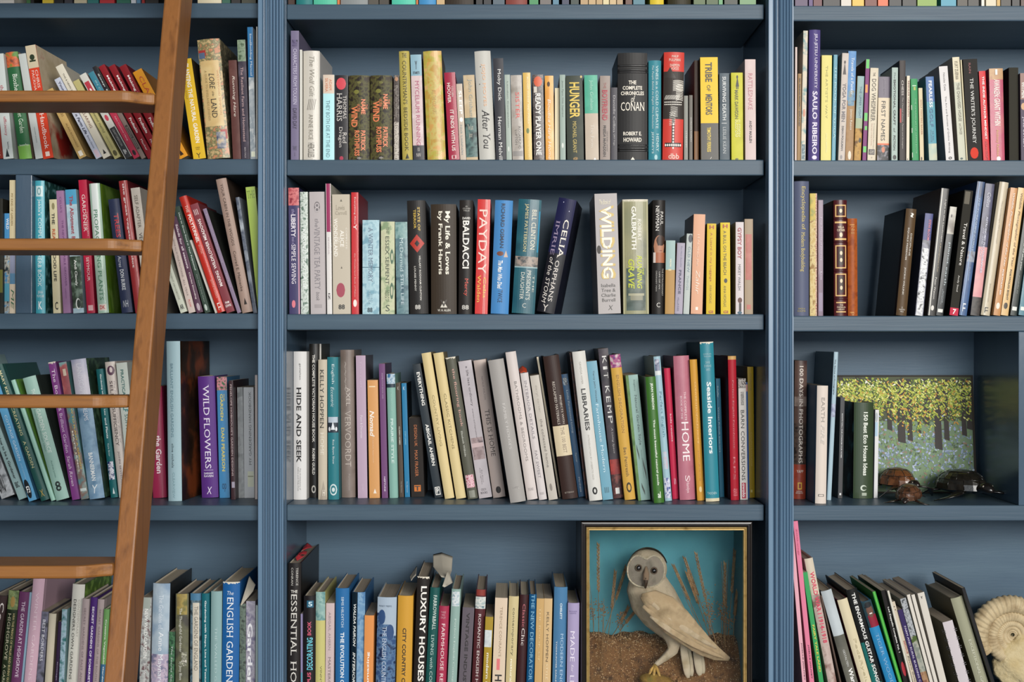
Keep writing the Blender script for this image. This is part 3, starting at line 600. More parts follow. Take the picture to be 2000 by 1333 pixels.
shelf_of_books('C', 2, 'on the centre second shelf', '''
565 586 367 -2|3c3460|g|navy paperback with red floral top, first from left|#@0,14,0,100,a83844 n=d87c7c,8c2434,90|the@17,21,30,60,a89cc0 i|LIBERTY@21,39,24,66,ece4ec s b|book of@39,45,30,60,a89cc0 i|SIMPLE SEWING@45,76,26,66,ece4ec s|O@89,95,25,60,e07c88|#@16,100,88,100,c88ca0
588 603 375 -2|a8b4a8|g n=d8e0d8,607868,120|white and sage mottled slim paperback|KISSING COTTAGE@30,80,25,75,e8ece8 i b
607 637 375 -3|bcb4b4||light grey thick book lettered for a tea party|O@8,17,30,70,7c7678|8@9,17,34,66,bcb4b4 h|the@22,29,35,60,8a8488 i|VINTAGE TEA PARTY@29,80,30,66,8a8488 s|book@82,89,38,62,7c7678 i|#@92,95,25,75,a8a0a0
639 649 359 -3|e0dcd8/b8b4a4|g|tall slim spine, magenta above and white below|#@0,37,10,90,9c2c5c|SEWING@41,54,38,62,b8a8ac|IZ@84,89,30,66,4c4448 b
650.5 685 380 -2|c8beac|f|thick beige book with white capitals and a rose-red motif|^@4,6,45,58,6a6458|Lewis@9,13,22,72,a89e8c h s|Carroll@14,17,18,84,a89e8c h s|WONDERLAND@20,52,8,30,f4efe4 s b|ALICE@30,44,44,66,f4efe4 s b|COMPLETE@28,46,76,84,f4efe4 s|IN@36,40,33,41,f4efe4 s|^@60,62,46,56,6a6458|O@74,86,20,70,a84c5c|88@92,96,32,68,2a2826 h b
687 701 376 -1|c82c30/7c1c20|g|bright red slim book with darker cover showing|Everything Alice@4,26,36,66,f0d8d4|Y@26,31,30,75,f0e0dc b|the Wonderland Book of Makes@50,86,40,60,e8b0a8|O@88,94,22,74,f4e8e0
708 741 430 0|9cc0cc|n=b4d4dc,7ca8b8,60 g|pale icy blue thick paperback with faint capitals|A WINTER MEMORY@8,66,36,62,6c7c90 s|#@50,50.6,0,100,2a5468|LULU\\nTAYLOR@76,90,36,62,88a4b0|88@93,98,30,60,2a4450 h b
744 771 433 0|c4c4a4|n=ccd0ac,8ca07c,50|cream paperback with green serpent tracery|THE@6,13,40,58,6c7058 s|ESSEX SERPENT@16,68,34,60,3c4838 s|SARAH\\nPERRY@74,86,30,62,6c7058 s|O@30,46,68,92,486850|O@34,42,74,88,c4c4a4|O@66,84,66,92,486850|O@70,80,72,86,c4c4a4|S@90,97,35,65,4c5848 h
775 799 434 -3|587880|n=6c8c90,3c5c68,50 g|grey-teal misty paperback with tall thin lettering|#@0,18,0,100,7ca0a0 n=90b0ac,5c8484,60|McDermid@17,54,35,64,c8dcdc s|STILL LIFE@57,90,38,62,c8d8dc s
800 836 392 -6|2b2928|h|thick black jacketed thriller with red diamond|STATE OF@6,27,56,70,c4a43c b|TERROR@8,25,34,48,c4a43c b|D@30,46,10,90,b8382c|D@35,41,36,64,2b2928|HILLARY RODHAM CLINTON@49,88,58,68,c8c4bc b|LOUISE PENNY@58,80,30,40,c8c4bc b|88@92,96,30,60,d0ccc4 h b
842 892 399 -1|3c3228|h|thickest dark brown hardback, double line of white type|My Life & Loves@6,64,52,76,f0ead8 b s|by Frank Harris@6,64,26,46,f0ead8 b s|^@88,94,36,64,d8d2c4|V@87,93,36,64,3c3228 h b|W. H. ALLEN@95.5,97.5,26,76,d8d2c4 h b
895 922 391 2|2c2826/14181c|h|black thriller with large white surname and small red word|AN\\nATLUS PINE\\nTHRILLER@5,10,24,80,b8b4ac h|DAVID@15,17,24,80,f0ece4 h b|BALDACCI@18,60,26,74,f4f0e8 b|Mercy@69,84,36,70,d84c38|88@92,96,25,75,c8c4bc h b
927 952 390 6|d02a24|g|bright red paperback with PAYDAY in thin pale capitals|PAYDAY@9,65,16,80,f4d8cc|Celia@68,86,60,82,f0c850 s|Walden@66,90,14,40,f0c850 s|#@0,100,64,66,f8e8e0|#@0,100,74,76,f8e8e0
958 993 392 9|4a8ac4|h|sky blue jacketed book with a small fox|RICHARD OSMAN@3,42,36,58,24344c b|O@45,49,20,60,7a4c3c|^@44,50,60,84,c8b0a0|The Man Who Died@53,78,30,56,f0f4f4 i b|TWICE@79,90,36,62,24344c
999 1044 391 14|1f5464|h n=28606c,183c4c,8 g|wide dark teal jacketed thriller with a white house band|BILL CLINTON@9,44,62,82,e8e2cc s|JAMES PATTERSON@4,46,28,46,d8cc98 s|#@50,59,0,100,6c6c68 n=a8988c,2a3c44,60|#@59,60,0,100,9cb8bc|THE@66,81,82,90,c8ccc4 s|PRESIDENT'S@62,88,56,74,dcdcd0 s|DAUGHTER@64,88,30,46,dcdcd0 s|C@91,95,44,60,c8ccc4 h|#@10,46,92,98,2c8cb0
1046 1082 392 44|23244a/181a2c|h y=7|navy jacketed book leaning right with silver lettering|#@48,100,0,100,181820|CELIA@18,52,54,84,e8e0d4 s|IMRIE@20,50,12,34,9c8ca8 s|ORPHANS@54,90,50,74,dcd4cc s|of the STORM@52,92,16,40,dcd4cc i|O@3,4,30,34,d8d8f0|O@10,11,70,74,d8d8f0|Y@93,99,30,60,dcd4cc h
1169 1213 379 -8|b6b0ae|f s=.004|thick grey book with WILDING in gold and white|The Book of@5,9,20,70,f4ecd0 h i|WILDING@10,71,18,84,d0b468 b|WILDING@10.6,70.4,26,72,f8f2dc b|O@43,50,2,22,3c342c|Isabella\\nTree &\\nCharlie\\nBurrell@75,90,16,80,4c4844 h s|X@93,97,44,66,4c4844 h i
1218 1268 390 -2|8c8c6c/6c6a58|h g n=9c9874,6c7064,8 lip|thick olive-grey jacketed book with lime title|ROBERT@17,36,58,72,f0ece0 s|GALBRAITH@6,44,34,52,f4f0e4 s b|#@60,97,12,88,5c6a64 n=48544c,7c8478,20|THE@60,66,74,82,c0c838 b i|RUNNING@49,78,54,74,c0c838 b i|GRAVE@52,78,20,44,c0c838 b i|#@82,84,20,82,a8a488|#@84,88,28,76,8c8a74|#@0,2,0,100,c4c0a4|#@2,100,0,6,bcb894|#@2,100,94,100,bcb894
1273 1298 391 2|24211f|h|black jacketed biography with a face portrait mid-spine|PAUL@10,22,60,82,e8e4dc s|NEWMAN@5,27,24,50,f0ece4 s|O@31,50,10,95,b07c60|O@31,40,30,100,3a2418|#@46,55,8,98,a86444|#@46,55,8,26,d8ccc4|O@38,40,40,54,2a1a14|O@38.5,40,72,82,2a1a14|#@44,44.8,56,76,8c4838|THE EXTRAORDINARY@60,84,76,88,b8b4ac|LIFE OF AN@63,78,52,62,b8b4ac|ORDINARY MAN@62,80,28,38,b8b4ac|C@90,94,36,64,dcd8d0 h
1298.5 1317 470 2|b48c50||short two-tone spine, grey-teal above and tan below|#@0,40,0,100,94b0ac|#@39,41,30,60,dcc890|WRONG@25,36,42,60,f0e8cc b
1317.5 1333 475 5|a8a0b0|| short grey-lilac paperback about France|The Most Beautiful@4,34,50,68,8888a0 i|FRANCE@38,72,36,66,3a3a58 s b|VILLAGES@76,96,30,50,6a6a84
1335 1347 457 7|b8c0bc||slim grey-white paperback with a dark blot at the top|O@1,11,30,100,2c3440|OLD NEW@16,48,34,72,6c8490|THINGS@52,70,34,66,94a4a8
1348 1371 419 6|dda888/7c6458||peach paperback standing above its short neighbours|LEADING the@20,52,36,56,eccab0 s|Zahir@56,80,32,66,f0dcc8 i|#@93,96,40,60,f4ece0
1379 1397 437 2|d8b82c/3a3420||mustard yellow paperback lettered about a lizard|H@2,6,26,75,a83828 h b|A Lizard in my Luggage@10,64,30,60,b87020|ANNA NICHOLAS@68,88,34,58,9c8020|GI@96,99,26,75,a83828 h b
1408 1427 435 -1|dcc02c/6a5c20||mustard yellow paperback lettered about a bull on a beach|H@2,6,26,75,a83828 h b|A BULL ON THE BEACH@9,57,30,60,4c4428|O@61,66,34,70,2c2c28|ANNA NICHOLAS@69,92,30,56,6a6024|GI@96,99,26,75,a83828 h b
1437 1453 434 0|d6cccc/a89868||off-white paperback with red capitals and a curly head at foot|GYPSY BOY@6,40,24,72,a03c44 b|MIKEY WALSH@46,74,30,62,5a5658|O@82,88,25,80,5a3024|#@88,97,40,70,3a3434|O@97,100,20,80,2c5468
1454.5 1471 428 0|a8947c||beige paperback with a faded red label, last from left|#@16,64,10,85,b86c60 n=b06458,bc7468,30|#@90,95,25,75,b86c60
''')
shelf_of_books('R', 2, 'on the right second shelf', '''
1552 1581 354 0|5a6078|h s=.015|wide slate blue hardback with gold bodybuilding title|Encyclopedia of@4,36,40,74,c8b464 s|Modern Bodybuilding@38,67,36,70,c8b464 s|SIMON &\\nSCHUSTER@94,97,20,75,b0a060 h
1582 1596 378 0|c4a868|n=d8c48c,9c7840,90|straw plaid spiral-edged album beside the bodybuilding volume|#@0,22,0,100,c8b040 n=b8a038,7c8c3c,60|#@0,100,80,100,a84850 n=e8d0b0,8c2c38,300
1597.5 1608 391 0|7a6478|g|narrow mauve paperback left of the ribbed leather volume|#@0,100,0,12,5c1c34|Four Seasons of Flowers@15,52,46,76,c8b8cc|Lott@62,69,46,76,d8ccdc|#@80,96,14,90,8c7c94
1630 1656 391 -1|4a1418/24100c|h g ribs=16,36,61,85|ribbed maroon leather volume with gold panels|#@4,14.5,10,92,e0b878|#@5,13.5,18,84,4a1418|#@6,12.5,28,74,3a2820|O@7.5,11,40,62,e8d0b0|#@18.5,20,8,94,e0b878|WILLA\\nCATHER@22.5,27,22,82,e8d0b0 h s b|O@28,32,40,64,e8d0b0|#@33,34.5,8,94,e0b878|#@39,59,10,92,e0b878|#@40,58,18,84,4a1418|#@42,56,28,74,3a2820|O@44,47.5,42,62,e8d0b0|O@50,53.5,42,62,e8d0b0|#@63.5,83,10,92,e0b878|#@64.5,82,18,84,4a1418|#@66,80,28,74,3a2820|O@68,71.5,42,62,e8d0b0|O@74,77.5,42,62,e8d0b0|#@88,89,14,88,e0b878|THE\\nFRANKLIN\\nLIBRARY@90,95,20,84,e8d0b0 h s|#@96,97,14,88,e0b878
1657 1676 427 -1|9c4c1c|h n=a8541e,8c4018,60|short burnt orange leather volume|#@6,7,20,70,c88a40|Z@8,12,30,70,c88a40 h|OF\\nBEE@11,16,30,70,c88a40 h s|#@96,97,20,60,c88a40|V@97,100,30,60,c88a40 h
1750.5 1771 409 20|5a4630/100c0a|h|brown-spined black book showing its dark front cover|~@4,8,40,76,e8e4dc b|DISCIPLINE@23,44,60,76,c8c0b4 b|EQUALS FREEDOM@18,48,28,44,c8c0b4 b|JOCKO WILLINK@55,81,30,48,c8c0b4 b|ST.\\nMARTIN'S\\nPRESS@92,97,20,76,d8d0c4 h
1787 1803 418 20|4c4c60|g n=7c7c8c,282830,50|photo spine with leopard spots and blue top|#@0,26,0,100,343c78|STEVE BLOOM@6,26,50,80,c87888 b|#@34,100,10,90,b8b8bc n=e8e8e8,3c3c44,100|SPIRIT OF THE WILD@36,86,30,74,f0f0f0 b
1811.5 1827 369 27|1e1c1a/5c5048|g|tall black glossy book with grey-brown side cover|Light in the Landscape@9,42,56,80,d8d4cc|A Photographer's Year@43,66,50,72,b8a888|Peter Watson@70,87,40,64,d8d4cc|#@0,100,12,22,e8e4d8|O@92,96,30,70,d8d4cc
1828 1842 405 27|141c20|g|black photo book with pale animal picture at top|#@0,25,5,100,a8a498 n=c8c4b8,847c74,20|O@7,10,30,50,3a3430|planet earth@33,72,40,80,b8c4c8|ALASTAIR\\nFOTHERGILL@76,90,38,66,a8b0b4|#@94,97,15,85,e8e4dc
1854 1871 373 30|2e2c26/181612|m|dark olive-black book with red foot about travel and nature|#@1,11,10,70,6a6458|Travel & Nature@26,60,38,74,e8e4dc|Andy Steel@68,81,38,62,d8d4cc|#@94,100,0,100,c8344c|7@95,99,30,70,f4e8e8 h b
1873 1888 356 36|2c4c78|g n=345888,20385c,14|tall glossy blue coast book|THE YORKSHIRE COAST@12,52,40,66,a8bcd0|#@52,60,0,100,7c6c74 n=8c98a8,5c4c50,60|Joe Cornish@64,74,40,62,a8bcd0|#@0,100,24,34,7c9cc4|LL@91,97,30,66,e8ecec b
1895 1913 360 30|3c3c54|g n=4c4c68,2c2c40,20|night purple paperback fading to pink with dark rocks at foot|#@48,86,0,100,c87888 n=d89c9c,a86c8c,8|#@86,100,0,100,24201e n=3c3430,181412,80|Collins@7,18,30,70,d0d0dc s i|ASTRONOMY PHOTOGRAPHER@25,68,45,68,c8c8d8 b|OF THE YEAR@34,56,25,38,c8c8d8
1916 1934 357 37|c8bca4|h g|tall glossy beige jacketed book|The Landscape Of Cornwall@14,46,44,64,a89c88|#@0,100,24,36,e0d8c4|Joe Cornish@76,90,44,62,a09480|LL@94,98,30,66,2a2826 b
1940 1953.5 368 34|c08850|g|orange-tan portfolio book with white script, left of its yellower twin|Wildlife Photographer of the Year@4,62,36,72,f0e8dc i s|PORTFOLIO SIX@64,84,40,64,f4ece4 b|O@90,95,20,75,e8dccc
1954.5 1969 368 34|d8b47c|g|pale amber portfolio book with dark capitals|Wildlife Photographer of the Year@4,62,36,72,6a5030 i s|PORTFOLIO EIGHT@64,88,40,64,3a3024 b|O@90,95,20,75,3a3024
1973 1986 375 34|26302c|g|dark green-black portfolio spine near the right frame edge|Wildlife Photographer of the year@8,64,40,70,c8ccc4 b|portfolio 11@68,82,40,62,a8aca4|#@93,96,15,85,e0e0d8
1989 2004 380 32|4a7c8c|g|grey-blue spine cut off by the right frame edge|PORTFOLIO@50,70,30,60,c8d8dc|#@93,96,15,85,e0e0d8
''')  # full-height pale stripes on the tall glossy spines are painted sheen
shelf_of_books('L', 3, 'on the left third shelf', '''
3 32 700 -106 976|8c9094|g n=b4b8bc,54585c,30|silvery spine with black line drawing, lowest leaning at left|ONO@82,97,10,60,2a2a2c h b
37 55 700 -106 978|90acac|g|pale blue-grey leaning book on becoming a gardener|How to be a Gardener@56,86,36,66,2c3438 b|BBC@88,92,25,70,2c3438 h b
59 76 720 -84 981|5c9cc4/3c6c8c||sky blue leaning paperback on cottage gardening|COTTAGE GARDEN@36,70,38,68,c8dce8|JANE LEHMANN@72,84,40,60,9cc0d8|O@84,98,0,70,1c2024|F3@89,94,20,60,e8ecec h b
78 96 716 -92 981|285450|h|dark green leaning hardback, gold letters on creating a garden|MARY KEEN@4,26,40,70,c8c49c s b|CREATING@31,52,34,66,d0cc9c s|A GARDEN@56,76,34,66,d0cc9c s|X@92,97,30,70,b89c48 h
99 108 744 -79 980|9cc8b8/5c8c3c|h|slim mint leaning hardback with leafy cover edge|
109 136 740 -66 980|9cc0b4/2c3430|h|wide mint leaning jacketed book with a figure eight|THE@10,16,45,70,d0e0d8 b|GARDEN SOURCE@26,62,40,70,d0e0d8 b|Inspirational Design Ideas@26,60,20,32,5c8078|Andrea Jones@68,82,40,56,5c8078|8@85,93,28,70,26302e h b
142 157 709 -47 978|7c3c80|g lip|purple jacketed book on brilliant gardens|The Bold@5,28,30,72,e4d0e4 s|& Brilliant Garden@33,66,30,72,d8c0dc s|Sarah Raven@68,90,30,72,e0c8dc i s
157.5 173 709 -44 977|5c8c90|g n=84685c,90b0ac,40|collage-coloured leaning book with yellow title|#@0,24,0,100,904c50 n=a85c5c,7ca0a0,30|#@5,10,35,75,c8b8a4|HOW TO PLANT A GARDEN@28,78,58,80,d0ac50 b|MATT JAMES@50,80,20,44,e4e0d0 b|#@92,94,10,90,c8d4d0
174 204 704 -37 977|6c90b0/283c30|h g n=88a8c0,507898,20 sn=243828,4c6850,40|wide jacketed book fading from pale lilac to misty blue|#@0,34,0,100,b4b4c4 n=c4c0cc,a0a4bc,12|LANDSCAPE@3,26,36,68,d4d4dc s|OF DREAMS@28,44,40,68,dce0e8|BANNERMAN@67,87,36,64,ecf0f0 b|Y@90,96,32,70,e4ecf0 h i
216 230 722 -29 972|1f6468|h|teal leaning hardback with white gardening title|Gardening with Shape, Line@4,36,46,72,d8e4e4 b|and Plants@38,54,46,72,d8e4e4 b|Karin Botar@58,68,46,66,c8d8d8|#@72,86,10,90,384878 n=e4e4ec,28386c,120|^@92,97,40,70,d8e4e4
232 252 708 -28 973|cfc4bc|h g|cream hardback with black self sufficiency capitals|O@3,10,15,90,5c3c50|O@4,8,40,70,d8c8c4|SELF@14,26,30,60,4c3c40 s|SUFFICIENCY@34,62,30,60,3c3034 s|The New Complete Book of@14,60,68,82,8c8084 i|JOHN SEYMOUR@66,92,36,58,6c6064 s
252.5 274 710 -26 975|c4ccc4||pale practical guide tucked behind the ladder rail|PRACTICAL@5,26,34,62,44706c b|SELF@28,36,26,70,2c7c80 b|SUFFICIENCY@38,66,34,64,44706c
298 325 756 -10 974|a02c50/8c2448|h g|crimson book peeking out right of the ladder|the Garden@44,78,40,80,f0dce0 b
327.5 355 667 -4 980|a0bcc4/1e130c|h y=6 s=.012 sn=2e1c10,6c3418,14|tall pale blue hardback with dark autumn photo cover|BRILLIANT ENGLISH GARDENS@14,60,32,52,6c8c98|clive nichols@64,79,34,52,3c4c54|CLEARVIEW@82,98,40,56,84a4ac
393.5 426 736 -8 970|5a3280|h|purple hardback lettered WILD FLOWERS|WILD@7,32,30,66,e4dcec s|FLOWERS@34,76,30,66,e4dcec s|#@77,77.5,20,76,b8a8c8|SARAH\\nRAVEN@79,83,20,76,dcd4e4 h s b|X@91,97,34,66,e4dcec h i
429 449 737 -6 970|4484b4|g|blue book with yellow capitals and rose photo top|#@0,11,0,100,3c6c48 n=d88c98,2c5438,100|THE@14,20,62,74,d0c468 b|GARDEN@14,36,30,58,d0c468 b|DAN PEARSON@42,78,32,64,d0c468 b|op@88,95,30,70,28405c h
453 462 744 -5 977|3c2428|g|narrow dark maroon jacketed spine with pale capitals|PENELOPE HOBHOUSE'S GARDEN DESIGNS@3,80,30,70,c8b4b4 s|#@85,90,20,90,a8a0b0
464.5 476 757 -3 967|84888a|g n=94989a,747879,40|grey fabric-look slim spine|
477 497 757 -2 966|b8bcc0|g|silver-grey spine of the gardening handbook|MY GARDENING HANDBOOK@4,70,52,76,54585c u|#@76,90,35,95,c8ccb8|#@80,81,38,92,8c9078
498 503 733 0 976|dcd0cc||hairline pinkish white spine against the left post|
''')
